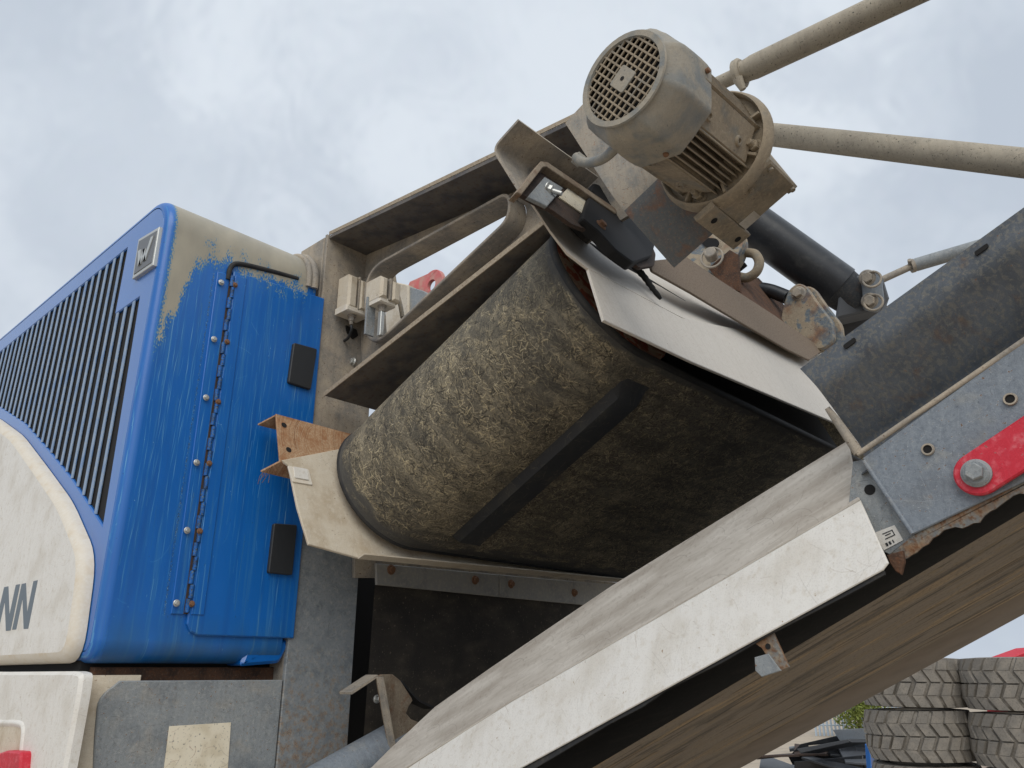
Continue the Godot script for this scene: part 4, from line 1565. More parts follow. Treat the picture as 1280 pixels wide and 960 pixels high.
	for i in 8:
		for j in 14:
			var a: Vector3 = rows[i][j]
			var q: Vector3 = rows[i + 1][j]
			var d: Vector3 = rows[i + 1][j + 1]
			var e: Vector3 = rows[i][j + 1]
			var nn := (q - a).cross(e - a).normalized()
			if nn.y > 0:
				nn = -nn
			s.tri(a, q, d, nn, nn, nn, [uvz.call(a), uvz.call(q), uvz.call(d)])
			s.tri(a, d, e, nn, nn, nn, [uvz.call(a), uvz.call(d), uvz.call(e)])
	var rbelt := part(c, "return_belt", s, mats.streak)
	# its clean far margin, a thicker rubber edge
	s = Shape.new()
	var m0 := []
	for j in 15:
		m0.append(rows[8][j] + Vector3(-0.0, -0.006, 0))
	var strip := []
	for e in [[-0.30, 0.002], [-0.285, -0.006], [0.0, -0.008], [0.012, 0.002], [0.012, 0.02]]:
		strip.append(m0.map(func(p): return p + Vector3(e[0], e[1], 0)))
	s.grid(strip)
	part(rbelt, "belt_margin", s, mats.belt_edge)

	# white skirt plate, folded
	var w := thing("skirt_plate", "folded white skirt plate, dusty above and clean below, along the conveyor", "skirt plate", Vector3(1.62, 1.2, -1.3))
	s = Shape.new()
	s.plate(soft([Vector3(1.66, 1.927, -0.561), Vector3(1.601, 1.79, -0.5073)], 0.0) + [Vector3(1.598, 1.777, -0.5186), Vector3(1.599, 1.367, -1.455), Vector3(1.6, 1.042, -2.19), Vector3(1.669, 1.066, -2.562), Vector3(1.668, 1.333, -1.954), Vector3(1.67, 1.518, -1.548), Vector3(1.664, 1.751, -0.9828)], Vector3(0.006, 0, 0), 0.002)
	part(w, "lower_panel", s, mats.white)
	s = Shape.new()
	s.along = cv(0, 0, 1)
	s.plate([Vector3(1.662, 1.929, -0.5623), Vector3(1.666, 1.753, -0.9836), Vector3(1.673, 1.52, -1.55), Vector3(1.663, 1.336, -1.948), Vector3(1.657, 1.198, -2.249), Vector3(1.719, 1.189, -2.468), Vector3(1.724, 1.308, -2.206), Vector3(1.743, 1.357, -2.153), Vector3(1.788, 1.49, -1.986), Vector3(1.8, 1.603, -1.76), Vector3(1.807, 1.701, -1.554), Vector3(1.814, 1.816, -1.308), Vector3(1.809, 1.918, -1.055), Vector3(1.8, 2.095, -0.6145)], Vector3(0.005, -0.004, 0), 0.002)
	part(w, "upper_panel", s, mats.white_dusty)
	s = Shape.new()
	s.plate([Vector3(1.598, 1.777, -0.5186), Vector3(1.599, 1.367, -1.455), Vector3(1.6, 1.042, -2.19), Vector3(1.595, 1.032, -2.181), Vector3(1.593, 1.351, -1.449), Vector3(1.596, 1.481, -1.177), Vector3(1.595, 1.519, -1.085), Vector3(1.598, 1.556, -1.021), Vector3(1.596, 1.613, -0.8766), Vector3(1.597, 1.667, -0.7626), Vector3(1.595, 1.738, -0.5881), Vector3(1.595, 1.769, -0.5173)].map(func(p): return p + Vector3(0.007, 0, 0)), Vector3(0.008, 0, 0), 0.0)
	part(w, "rubber_edge", s, mats.rubber)
	var h := thing("hanger_tab", "small rusty steel tab with one hole hanging from the white skirt", "bracket", Vector3(1.63, 1.633, -0.7824))
	s = Shape.new()
	s.plate([Vector3(1.612, 1.659, -0.8137), Vector3(1.612, 1.68, -0.7612), Vector3(1.612, 1.604, -0.7328), Vector3(1.612, 1.595, -0.7543), Vector3(1.612, 1.616, -0.7723), Vector3(1.612, 1.641, -0.787)], Vector3(0.006, 0, 0), 0.001)
	part(h, "tab", s, mats.rusting)
	s = Shape.new()
	s.plate([Vector3(1.608, 1.623, -0.8031), Vector3(1.608, 1.63, -0.7723), Vector3(1.608, 1.597, -0.7486), Vector3(1.608, 1.585, -0.7915), Vector3(1.608, 1.597, -0.8042)], Vector3(0.006, 0, 0), 0.001)
	part(h, "foot", s, mats.grey)
	s = Shape.new()
	s.disc(Vector3(1.611, 1.644, -0.7723), Vector3.LEFT, 0.006)
	part(h, "bolt_hole", s, mats.black)


# the magnet hangs over the conveyor, tilted with it
const AX := 1.862   # its head drum
const AY := 3.007
const R := 0.268


func build_magnet() -> void:
	var t := thing("magnet_separator", "overband magnet with a mud-caked black belt round its drum, white side plates", "magnet separator", cv(2.6, 2.9, -0.6))
	var s := Shape.new()
	var far := 3.95
	var z0 := -1.185
	var z1 := -0.058
	# belt: round the near drum, along below and above
	var loop := []
	var n := 26
	loop.append(Vector2(far, AY - R))
	for i in 14:
		loop.append(Vector2(lerpf(far, AX, (i + 1) / 15.0), AY - R))
	for i in n + 1:
		var a := -PI / 2 - PI * i / n
		loop.append(Vector2(AX + R * cos(a), AY + R * sin(a)))
	for i in 10:
		loop.append(Vector2(lerpf(AX, far, (i + 1) / 10.0), AY + R))
	for i in 12:
		var a := PI / 2 - PI * (i + 1) / 12
		loop.append(Vector2(far + R * cos(a), AY + R * sin(a)))
	var length := 0.0
	var zs := []
	for i in 13:
		zs.append(lerpf(z0, z1, i / 12.0))
	for i in loop.size() - 1:
		var p: Vector2 = loop[i]
		var q: Vector2 = loop[i + 1]
		var l2 := length + p.distance_to(q)
		for j in 12:
			var nrm := []
			for e in [p, q]:
				var c := Vector2(clampf(e.x, AX, far), AY)
				var d: Vector2 = (e - c).normalized()
				nrm.append(cv(d.x, d.y, 0))
			var a := cv(p.x, p.y, zs[j])
			var b := cv(p.x, p.y, zs[j + 1])
			var c2 := cv(q.x, q.y, zs[j + 1])
			var d2 := cv(q.x, q.y, zs[j])
			s.tri(a, b, c2, nrm[0], nrm[0], nrm[1], [Vector2(zs[j], length), Vector2(zs[j + 1], length), Vector2(zs[j + 1], l2)])
			s.tri(a, c2, d2, nrm[0], nrm[1], nrm[1], [Vector2(zs[j], length), Vector2(zs[j + 1], l2), Vector2(zs[j], l2)])
		length = l2
	var belt := part(t, "belt", s, mats.mud)
	# rolled rubber rims of the belt
	for z in [z0, z1]:
		s = Shape.new()
		var path := []
		for p in loop:
			var c := Vector2(clampf(p.x, AX, far), AY)
			var d: Vector2 = (p - c).normalized()
			path.append(cv(p.x - d.x * 0.008, p.y - d.y * 0.008, z))
		s.tube(path, 0.012, 10)
		part(belt, "belt_rim", s, mats.rubber)
	# cleat across the belt
	s = Shape.new()
	var y := AY - R
	var cl := [cv(1.865, y + 0.004, 0), cv(1.885, y - 0.030, 0), cv(1.985, y - 0.034, 0), cv(2.01, y + 0.004, 0)]
	var zz := cv(0, 0, 1)
	var body := []
	for e in [[-1.075, 0.0], [-1.06, 1.0], [-0.5, 1.0], [-0.21, 1.0], [-0.17, 0.4], [-0.14, 0.0]]:
		var row := []
		for q in cl:
			var flat: Vector3 = q
			if e[1] < 1.0:
				flat = q.lerp(cv(q.x, y + 0.004, 0).lerp(q, 0.0) if false else q - cv(0, (cv(0, 1, 0).dot(q) - y - 0.004) * (1.0 - e[1]), 0), 1.0)
			row.append(flat + zz * e[0] + cv(0.09 * (-0.14 - e[0]), 0, 0))
		body.append(row)
	s.grid(body)
	part(belt, "cleat", s, mats.cleat)
	# drum end with rusty red paint
	s = Shape.new()
	s.lathe([[0.0, 0.254], [0.02, 0.254], [0.022, 0.25], [0.004, 0.215], [0.004, 0.06], [0.05, 0.055], [0.05, 0.0001]], cv(AX, AY, z1 - 0.022), cv(0, 0, 1), 48)
	part(t, "drum_end", s, mats.drum)
	s = Shape.new()
	s.lathe([[0.0, 0.254], [0.02, 0.254], [0.004, 0.215], [0.004, 0.0001]], cv(AX, AY, z0 + 0.03), cv(0, 0, -1), 40)
	part(t, "drum_end", s, mats.drum)
	s = Shape.new()
	s.box(cv(2.85, AY, -0.62), Vector3(0.72, 0, 0), cv(0, 0.19, 0), cv(0, 0, 0.52), 0.01)
	part(t, "magnet_block", s, mats.black)
	# far white plate with its lip
	var zl := -1.227
	s = Shape.new()
	s.plate([Vector3(1.394, 2.28, -2.379), Vector3(1.419, 2.264, -2.371), Vector3(1.426, 2.11, -2.302), Vector3(1.445, 1.984, -2.245), Vector3(1.634, 1.958, -2.233), Vector3(2.275, 1.97, -2.238), Vector3(3.193, 1.996, -2.25), Vector3(3.307, 2.155, -2.322), Vector3(2.341, 2.228, -2.355), Vector3(1.681, 2.39, -2.429)], cv(0, 0, -0.008), 0.002)
	var wp := part(t, "side_plate", s, mats.cream)
	var a1 := Vector3(1.445, 1.984, -2.245)
	var b1 := Vector3(1.634, 1.958, -2.233)
	var c1 := Vector3(3.193, 1.996, -2.25)
	s = Shape.new()
	var lip := cv(0, -0.012, 0.05)
	s.plate([b1, c1, c1 + lip, b1 + lip + Vector3(-0.01, 0, 0)], cv(0, -0.006, 0), 0.001)
	part(wp, "plate_lip", s, mats.cream)
	s = Shape.new()
	s.plate(soft([Vector3(1.412, 2.261, -2.365), Vector3(1.497, 2.265, -2.367), Vector3(1.501, 2.204, -2.339), Vector3(1.421, 2.202, -2.338)], 0.006), cv(0, 0, -0.005), 0.001)
	var wl := part(wp, "welded_patch", s, mats.tan_edge)
	s = Shape.new()
	s.plate(soft([Vector3(1.433, 2.262, -2.362), Vector3(1.488, 2.263, -2.362), Vector3(1.486, 2.22, -2.342), Vector3(1.431, 2.219, -2.342)], 0.004), cv(0, 0, -0.003), 0.0005)
	part(wl, "patch_face", s, mats.white)
	# near white plate: vertical face, fold, bright top
	var zn := 0.02
	s = Shape.new()
	s.plate([Vector3(1.598, 2.67, -1.187), Vector3(1.527, 2.454, -1.089), Vector3(1.983, 2.472, -1.097), Vector3(3.261, 2.573, -1.142), Vector3(3.35, 2.478, -1.099), Vector3(4.774, 3.471, -1.549), Vector3(3.483, 3.097, -1.38), Vector3(2.123, 2.698, -1.199)], cv(0, 0, -0.008), 0.002)
	var np := part(t, "side_plate", s, mats.white_soft)
	s = Shape.new()
	var lowr := [Vector3(1.45, 2.866, -1.275), Vector3(1.481, 2.757, -1.226), Vector3(1.515, 2.688, -1.194), Vector3(1.593, 2.668, -1.185), Vector3(2.125, 2.7, -1.2), Vector3(3.376, 2.947, -1.312), Vector3(4.466, 3.159, -1.408)]
	var uppr := [Vector3(1.536, 2.924, -1.312), Vector3(1.797, 3.054, -1.415), Vector3(2.124, 3.185, -1.551), Vector3(2.522, 3.314, -1.675), Vector3(3.35, 3.548, -1.825), Vector3(4.982, 3.896, -1.983), Vector3(6.84, 4.207, -2.124)]
	var mids := []
	for i in lowr.size():
		mids.append(lowr[i].lerp(uppr[i], 0.5))
	s.grid([lowr, mids, uppr])
	s.grid([lowr.map(func(p): return p + cv(0, -0.004, -0.006)), uppr.map(func(p): return p + cv(0, -0.004, -0.006))])
	for i in lowr.size() - 1:
		s.quad(lowr[i], lowr[i + 1], lowr[i + 1] + cv(0, -0.004, -0.006), lowr[i] + cv(0, -0.004, -0.006), cv(-0.5, -1, 0))
	part(np, "plate_shoulder", s, mats.white_soft)


func build_hangers() -> void:
	# channel on the far side
	var t := thing("scored_channel", "rust-brown channel bracket scored by the belt, sticking out left of the drum", "channel bracket", Vector3(1.518, 2.356, -2.418))
	var s := Shape.new()
	var u0 := Vector3(1.406, 2.472, -2.471)
	var u1 := Vector3(1.39, 2.274, -2.381)
	var v0 := cv(1.74, 3.265, -1.232)
	var v1 := cv(1.70, 3.035, -1.232)
	s.plate([u0, v0, v1, u1], cv(0, 0, -0.007), 0.002)
	part(t, "channel_web", s, mats.scored)
	s = Shape.new()
	var back := cv(0, 0, -0.075)
	s.plate([u0 + back + Vector3(-0.03, 0, 0), u0 + cv(0, 0, -0.006), v0 + cv(0, 0, -0.006), v0 + back], cv(0, -0.007, 0), 0.001)
	part(t, "channel_flange", s, mats.scored)
	s = Shape.new()
	s.plate([u1 + back + Vector3(-0.03, 0, 0), u1 + cv(0, 0, -0.006), v1 + cv(0, 0, -0.006), v1 + back], cv(0, 0.007, 0), 0.001)
	part(t, "channel_flange", s, mats.scored)
	for p in [Vector3(1.431, 2.43, -2.45), Vector3(1.433, 2.33, -2.405)]:
		s = Shape.new()
		s.disc(p, cv(0, 0, 1), 0.011, 14)
		part(t, "bolt_hole", s, mats.black)
	s = Shape.new()
	for i in 8:
		var p := u1.lerp(u1 + back + Vector3(-0.03, 0, 0), rng.randf())
		var d := Vector3(rng.randf_range(-0.5, 0.1), -1, rng.randf_range(-0.3, 0.3)) * rng.randf_range(0.02, 0.07)
		s.tube([p, p + d * 0.5 + Vector3(rng.randf_range(-0.01, 0.01), 0, 0), p + d], 0.0009, 5, false)
	part(t, "caught_straw", s, mats.old_bolt)

	# channel on the near side
	t = thing("dusty_channel", "dusty bent channel bracket at the upper left of the gear motor", "channel bracket", Vector3(1.494, 2.988, -1.319))
	s = Shape.new()
	u0 = Vector3(1.346, 3.009, -1.329)
	u1 = Vector3(1.379, 2.856, -1.26)
	var w0 := u0 + cv(0.36, 0, 0)
	var w1 := u1 + cv(0.42, 0, 0)
	var outp := cv(0, 0.0, 0.115)
	var flange := soft([u1, u0, u0 + outp], 0.035, 5, false)
	s.sheet(flange, cv(0.37, 0.0, 0), 0.008)
	part(t, "bent_plate", s, mats.dusty)

	# bracket with rubber buffer
	t = thing("buffer_bracket", "rust-brown buffer bracket with a bright bolt and a cracked pale sticker", "bracket", Vector3(1.556, 2.811, -1.162))
	s = Shape.new()
	s.plate(soft([Vector3(1.272, 2.748, -1.156), Vector3(1.513, 3.032, -1.284), Vector3(1.557, 3.058, -1.296), Vector3(1.629, 3.076, -1.304), Vector3(1.916, 3.059, -1.296), Vector3(2.07, 2.997, -1.268), Vector3(2.044, 2.916, -1.232), Vector3(1.961, 2.825, -1.19), Vector3(1.819, 2.747, -1.155), Vector3(1.74, 2.763, -1.163), Vector3(1.67, 2.813, -1.185), Vector3(1.582, 2.779, -1.17), Vector3(1.496, 2.757, -1.16), Vector3(1.416, 2.768, -1.165), Vector3(1.335, 2.751, -1.157)], 0.008, 1), cv(0, 0, -0.012), 0.001)
	part(t, "plate", s, mats.dark_rust)
	s = Shape.new()
	s.plate([Vector3(1.208, 2.694, -1.104), Vector3(1.451, 2.975, -1.231), Vector3(1.493, 3.001, -1.243), Vector3(1.848, 3.004, -1.244), Vector3(1.811, 2.965, -1.226), Vector3(1.474, 2.967, -1.228), Vector3(1.443, 2.943, -1.216), Vector3(1.228, 2.697, -1.105)], cv(0, 0, -0.03), 0.002)
	part(t, "rim_flange", s, mats.rusty_dust)
	s = Shape.new()
	s.plate([Vector3(1.289, 2.735, -1.139), Vector3(1.458, 2.921, -1.223), Vector3(1.545, 2.928, -1.226), Vector3(1.373, 2.749, -1.145)], cv(0, 0, -0.01), 0.002)
	part(t, "washer_plate", s, mats.grey)
	s = Shape.new()
	s.bolt(Vector3(1.431, 2.853, -1.193), cv(0.5, -0.7, 0.5), 0.014, 0.016)
	s.cyl(Vector3(1.431, 2.853, -1.193), cv(0.5, -0.7, 0.5), 0.007, 0.045)
	part(t, "bolt", s, mats.zinc)
	s = Shape.new()
	s.plate([Vector3(1.623, 2.991, -1.26), Vector3(1.733, 2.993, -1.261), Vector3(1.593, 2.854, -1.198), Vector3(1.495, 2.863, -1.203)], cv(0, 0, -0.004), 0.0)
	part(t, "cracked_sticker", s, mats.sticker)
	s = Shape.new()
	s.plate(soft([Vector3(1.538, 2.794, -1.155), Vector3(1.792, 3.103, -1.295), Vector3(1.849, 3.124, -1.304), Vector3(1.942, 3.054, -1.272), Vector3(2.026, 2.94, -1.221), Vector3(1.925, 2.839, -1.175), Vector3(1.731, 2.717, -1.12), Vector3(1.652, 2.728, -1.125), Vector3(1.607, 2.775, -1.146)], 0.012, 3), cv(0, 0, -0.035), 0.004)
	part(t, "buffer_and_gap_fill", s, mats.dark_gap)  # black buffer, widened to fill in the shaded interior beside it
	s = Shape.new()
	s.bolt(Vector3(1.644, 2.823, -1.166), cv(0, 0, 1), 0.013, 0.012)
	part(t, "bolt", s, mats.old_bolt)
	s = Shape.new()
	s.tube(curve([Vector3(1.895, 2.819, -1.232), Vector3(1.932, 2.785, -1.216), Vector3(1.947, 2.741, -1.196), Vector3(1.967, 2.703, -1.179)], 5), [0.012, 0.011, 0.012, 0.009, 0.012, 0.010, 0.011, 0.009, 0.011, 0.009, 0.010, 0.008, 0.009, 0.008, 0.007, 0.005], 7)
	part(t, "crack_strand", s, mats.black)  # black strand drawn for the dark gap between the plates

	# long angle bar on the near side
	t = thing("angle_bar", "long dust-brown angle bar above the near white side plate", "angle bar", Vector3(2.467, 2.863, -1.23))
	s = Shape.new()
	s.plate(soft([Vector3(2.01, 2.88, -1.237), Vector3(2.459, 3.12, -1.346), Vector3(2.724, 3.12, -1.346), Vector3(3.259, 3.146, -1.358), Vector3(3.828, 3.146, -1.358), Vector3(3.337, 2.916, -1.254), Vector3(3.068, 2.881, -1.238), Vector3(2.648, 2.858, -1.228), Vector3(2.235, 2.841, -1.22), Vector3(1.978, 2.821, -1.211)], 0.012, 3), cv(0, 0, -0.008), 0.002)
	part(t, "bar_face", s, mats.bar_rust)
	s = Shape.new()
	s.plate([Vector3(2.327, 3.052, -1.317), Vector3(3.281, 3.16, -1.367), Vector3(3.855, 3.161, -1.367), Vector3(4.208, 3.329, -1.443), Vector3(3.564, 3.268, -1.415), Vector3(2.93, 3.214, -1.391), Vector3(2.496, 3.144, -1.359)].map(func(p): return p + cv(0, 0.0, -0.004)), cv(0, 0, -0.01), 0.001)
	s = Shape.new()
	var e0 := Vector3(2.595, 3.08, -1.332)
	var e1 := Vector3(3.868, 3.166, -1.371)
	s.plate([e0, e1, e1 + cv(0, 0.0, -0.07), e0 + cv(0, 0, -0.07)], cv(0, -0.008, 0), 0.001)
	part(t, "bar_ledge", s, mats.bar_rust)

	t = thing("rear_bar", "short dark rust-red bar lying behind the long angle bar", "steel bar", Vector3(3.419, 3.242, -1.434))
	s = Shape.new()
	s.plate([Vector3(3.481, 3.52, -1.593), Vector3(3.833, 3.671, -1.661), Vector3(4.117, 3.454, -1.563), Vector3(3.566, 3.159, -1.43), Vector3(3.134, 3.115, -1.41), Vector3(2.931, 3.171, -1.435)], cv(0, 0, -0.02), 0.003)
	part(t, "bar_face", s, mats.rust)

	# pulley discs with pin
	t = thing("grooved_pulley", "mottled grooved pulley disc with a ring pin, right below the gear motor", "pulley", Vector3(3.199, 3.632, -1.587))
	var ax := Vector3(0.93, -0.1, -0.30).normalized()
	var pc := Vector3(3.199, 3.633, -1.645)
	s = Shape.new()
	s.lathe([[0, 0.0002], [0, 0.172], [0.0069, 0.1978], [0.0275, 0.203], [0.0378, 0.1926], [0.0516, 0.1548], [0.0894, 0.1548], [0.0998, 0.1858], [0.1135, 0.1978], [0.1307, 0.1926], [0.1376, 0.0002]], pc, ax, 40)
	part(t, "pulley_disc", s, mats.mottled)
	s = Shape.new()
	s.plate(soft([Vector3(3.187, 3.636, -1.665), Vector3(3.187, 3.638, -1.638), Vector3(3.187, 3.607, -1.569), Vector3(3.187, 3.575, -1.559), Vector3(3.187, 3.556, -1.579), Vector3(3.187, 3.582, -1.634)], 0.0206, 3), Vector3(0.0069, 0, 0), 0.0)
	part(t, "slot_hole", s, mats.black)
	s = Shape.new()
	s.plate([Vector3(3.148, 3.482, -1.521), Vector3(3.148, 3.496, -1.49), Vector3(3.148, 3.456, -1.452), Vector3(3.148, 3.26, -1.461), Vector3(3.148, 3.298, -1.511), Vector3(3.148, 3.387, -1.582), Vector3(3.148, 3.441, -1.611)], Vector3(0.0172, 0, 0), 0.002)
	part(t, "saddle", s, mats.rust)
	s = Shape.new()
	s.cyl(Vector3(3.148, 3.489, -1.585), Vector3(-1, 0.172, 0.3), 0.0292, 0.0516, 20)
	part(t, "pin", s, mats.dusty)
	s = Shape.new()
	s.tube(circle(Vector3(3.113, 3.468, -1.568), Vector3(0, 1, 0), Vector3(0.3, 0, 0.95), 0.0516, 22) + [Vector3(3.113, 3.468, -1.568) + Vector3(0.3, 0, 0.95) * 0.0 + Vector3(0, 0.0516, 0)], 0.006, 8)
	part(t, "retaining_ring", s, mats.dusty)
	t = thing("shackle", "crusted shackle link hanging between the pulley and the dark tube", "shackle", Vector3(3.354, 3.475, -1.48))
	s = Shape.new()
	s.tube(curve([Vector3(3.354, 3.567, -1.496), Vector3(3.354, 3.542, -1.456), Vector3(3.354, 3.491, -1.44), Vector3(3.354, 3.446, -1.462), Vector3(3.354, 3.432, -1.511), Vector3(3.354, 3.452, -1.552)], 5), 0.0241, 12)
	part(t, "link", s, mats.casting)
	s = Shape.new()
	s.tube(curve([Vector3(3.406, 3.513, -1.591), Vector3(3.406, 3.526, -1.562), Vector3(3.406, 3.538, -1.534)], 4), 0.0138, 10)
	part(t, "pin", s, mats.dark_steel)

	# cheek plates of the second hanger
	t = thing("hanger_cheeks", "pair of dusty rounded cheek plates with one bolt, at the end of the angle bar", "bracket", Vector3(3.784, 3.333, -1.398))
	var q := soft([Vector3(3.698, 3.233, -1.537), Vector3(3.698, 3.38, -1.493), Vector3(3.698, 3.473, -1.451), Vector3(3.698, 3.496, -1.396), Vector3(3.698, 3.462, -1.353), Vector3(3.698, 3.352, -1.309), Vector3(3.698, 3.226, -1.249), Vector3(3.698, 3.128, -1.255), Vector3(3.698, 3.093, -1.312), Vector3(3.698, 3.131, -1.43)], 0.03, 4)
	s = Shape.new()
	s.plate(q, Vector3(0.0275, 0, 0), 0.0069)
	part(t, "cheek_plate", s, mats.mottled)
	s = Shape.new()
	s.plate(q.map(func(p): return p + Vector3(0.0602, 0.0, 0.0206)), Vector3(0.0275, 0, 0), 0.0069)
	part(t, "cheek_plate", s, mats.mottled)
	s = Shape.new()
	s.bolt(Vector3(3.698, 3.432, -1.399), Vector3.LEFT, 0.0275, 0.0275)
	part(t, "bolt", s, mats.dusty)
	s = Shape.new()
	s.tube(curve([Vector3(3.75, 3.553, -1.615), Vector3(3.75, 3.52, -1.559), Vector3(3.75, 3.454, -1.477)], 4), 0.0378, 12)
	part(t, "pin_sleeve", s, mats.dark_steel)

	# drive guard
	t = thing("drive_guard", "scratched grey guard plate curving under the gear motor", "guard plate", cv(1.5, 2.9, 0.3))
	s = Shape.new()
	var g := soft([cv(1.455, 3.26, 0.222), cv(1.468, 3.09, 0.222), cv(1.482, 2.95, 0.222), cv(1.505, 2.885, 0.222), cv(1.62, 2.735, 0.222)], 0.07, 6, false)
	s.sheet(g.slice(0, g.size() - 5), cv(0, 0, 0.175), 0.006)
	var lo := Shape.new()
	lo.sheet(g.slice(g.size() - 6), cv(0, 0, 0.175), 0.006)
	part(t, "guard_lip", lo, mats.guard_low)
	part(t, "guard_sheet", s, mats.guard)
	s = Shape.new()
	s.plate([cv(1.47, 3.2, 0.225), cv(1.62, 3.2, 0.225), cv(1.66, 2.80, 0.225), cv(1.60, 2.775, 0.225), cv(1.52, 2.87, 0.225), cv(1.49, 2.95, 0.225)], cv(0, 0, 0.005), 0.0)
	part(t, "guard_gap_fill", s, mats.dark_steel)  # dark plate in place of the shaded interior beside the guard


func build_motor() -> void:
	var f := Vector3(1.47, 2.753, -0.7078)
	var b := Vector3(1.107, 2.74, -0.7162)
	var ax := (f - b).normalized()
	var e := (cv(0, 1, 0) - ax * ax.dot(cv(0, 1, 0))).normalized()
	var w := ax.cross(e)
	if w.dot(cv(0, 0, 1)) < 0:
		w = -w
	# the motor is turned a little about its axis
	var ct := cos(-0.22)
	var st := sin(-0.22)
	var e2 := e * ct + w * st
	var w2 := w * ct - e * st
	e = e2
	w = w2
	var ln := (f - b).length()
	var t := thing("gear_motor", "dusty gear motor with dented fan cowl and square-meshed grille, hanging high at the top", "electric motor", f)
	var s := Shape.new()
	# fan cowl: blunt octagon, dented
	var rows := []
	var dent := FastNoiseLite.new()
	dent.seed = 3
	dent.frequency = 5.0
	for p in [[0.0, 0.096], [0.002, 0.101], [0.007, 0.105], [0.024, 0.119], [0.042, 0.127], [0.07, 0.130], [0.10, 0.130], [0.125, 0.129], [0.145, 0.127], [0.145, 0.118]]:
		var row := []
		for i in 96:
			var a := TAU * i / 96 + 0.2
			var oct := 1.0 / cos(fposmod(a + PI / 8, PI / 4) - PI / 8)
			var r: float = p[1] * lerpf(1.0, oct * 0.955, 0.97)
			var q: Vector3 = b + ax * p[0] + (e * cos(a) + w * sin(a)) * r
			if p[0] > 0.005:
				q += (e * cos(a) + w * sin(a)) * dent.get_noise_3dv(q) * 0.007
			row.append(q)
		rows.append(row)
	s.grid(rows, true, 0.5)
	var cowl := part(t, "fan_cowl", s, mats.cowl)
	s = Shape.new()
	s.disc(b + ax * 0.035, -ax, 0.112, 32)
	part(cowl, "cowl_inside", s, mats.black)
	# punched grille: crossing bars in a ring, a plain middle
	s = Shape.new()
	var pitch := 0.0164
	for i in range(-6, 7):
		var o := (i) * pitch
		var half := sqrt(maxf(0.0, 0.096 * 0.096 - o * o)) + 0.004
		for dirs in [[e, w], [w, e]]:
			var bow: float = 0.0
			s.box(b + ax * (0.004 + bow) + dirs[1] * o, dirs[0] * half, dirs[1] * 0.0021, -ax * (0.0022 if dirs[0] == e else 0.0018), 0.0006)
	part(cowl, "fan_grille", s, mats.casting)
	s = Shape.new()
	s.lathe([[0.0, 0.106], [-0.004, 0.104], [-0.004, 0.092], [0.002, 0.090]], b + ax * 0.002, ax, 40)
	part(cowl, "grille_ring", s, mats.cowl)
	s = Shape.new()
	s.plate(soft([b - e * 0.024 - w * 0.024, b + e * 0.024 - w * 0.024, b + e * 0.024 + w * 0.024, b - e * 0.024 + w * 0.024].map(func(p): return p - ax * 0.001), 0.006), ax * 0.004, 0.001)
	part(cowl, "grille_boss", s, mats.cowl)
	s = Shape.new()
	s.disc(b - ax * 0.0016, -ax, 0.005, 12)
	part(cowl, "boss_hole", s, mats.black)
	for a in [0.55, 2.1, 3.7, 5.25]:
		s = Shape.new()
		var d: Vector3 = e * cos(a) + w * sin(a)
		s.cyl(b + ax * 0.122 + d * 0.126, d, 0.006, 0.007, 12)
		part(cowl, "screw", s, mats.old_bolt)
	# body: round core, four banks of fins, pads with bosses between
	var o0 := b + ax * 0.10
	var l := ln - 0.10
	s = Shape.new()
	s.tube([o0, o0 + ax * l], 0.088, 32)
	part(t, "motor_core", s, mats.casting_dark)
	for q in 4:
		var a := PI / 2 * q + 0.28
		var d := e * cos(a) + w * sin(a)
		var x := ax.cross(d)
		for i in range(-3, 4):
			s = Shape.new()
			s.box(o0 + ax * l * 0.5 + d * 0.090 + x * (i * 0.0145), x * 0.0018, ax * l * 0.48, d * 0.024, 0.001)
			part(t, "cooling_fin", s, mats.casting)
		a += PI / 4
		d = e * cos(a) + w * sin(a)
		x = ax.cross(d)
		s = Shape.new()
		s.box(o0 + ax * l * 0.46 + d * 0.084, x * 0.044, ax * l * 0.46, d * 0.026, 0.004)
		var pad := part(t, "body_pad", s, mats.casting)
		for k in [0.25, 0.72]:
			s = Shape.new()
			s.lathe([[0, 0.013], [0.005, 0.010], [0.005, 0.006], [-0.003, 0.005], [-0.003, 0.0001]], o0 + ax * l * k + d * 0.110 + x * 0.012, d, 14)
			part(pad, "boss", s, mats.casting)
	# flange
	s = Shape.new()
	s.lathe([[-0.06, 0.086], [-0.045, 0.092], [-0.012, 0.096], [-0.006, 0.132], [-0.022, 0.134], [-0.025, 0.137], [-0.022, 0.141], [-0.014, 0.144], [-0.002, 0.148], [0.006, 0.148], [0.010, 0.144], [0.012, 0.130], [0.020, 0.127], [0.022, 0.0001]], f, ax, 56)
	var fl := part(t, "flange", s, mats.casting)
	for q in 8:
		var a := PI / 4 * q + 0.45
		var d := e * cos(a) + w * sin(a)
		s = Shape.new()
		s.box(f + d * 0.114 - ax * 0.014, d * 0.020, ax.cross(d) * 0.003, ax * 0.014, 0.001)
		part(fl, "flange_rib", s, mats.casting)
	for q in 4:
		var a := PI / 2 * q + 1.05
		var d := e * cos(a) + w * sin(a)
		s = Shape.new()
		s.bolt(f + d * 0.113 - ax * 0.008, -ax, 0.0135, 0.018)
		s.cyl(f + d * 0.113 - ax * 0.008, -ax, 0.0075, 0.034, 12)
		part(fl, "bolt", s, mats.casting)
	# gearbox: its underside faces down
	s = Shape.new()
	var g0 := cv(1.50, 2.665, 0.575)
	s.plate([cv(1.47, 2.664, 0.574), cv(1.612, 2.664, 0.574), cv(1.612, 2.664, 0.548), cv(1.604, 2.664, 0.548), cv(1.604, 2.664, 0.420), cv(1.47, 2.664, 0.420)], cv(0, 0.20, 0), 0.005)
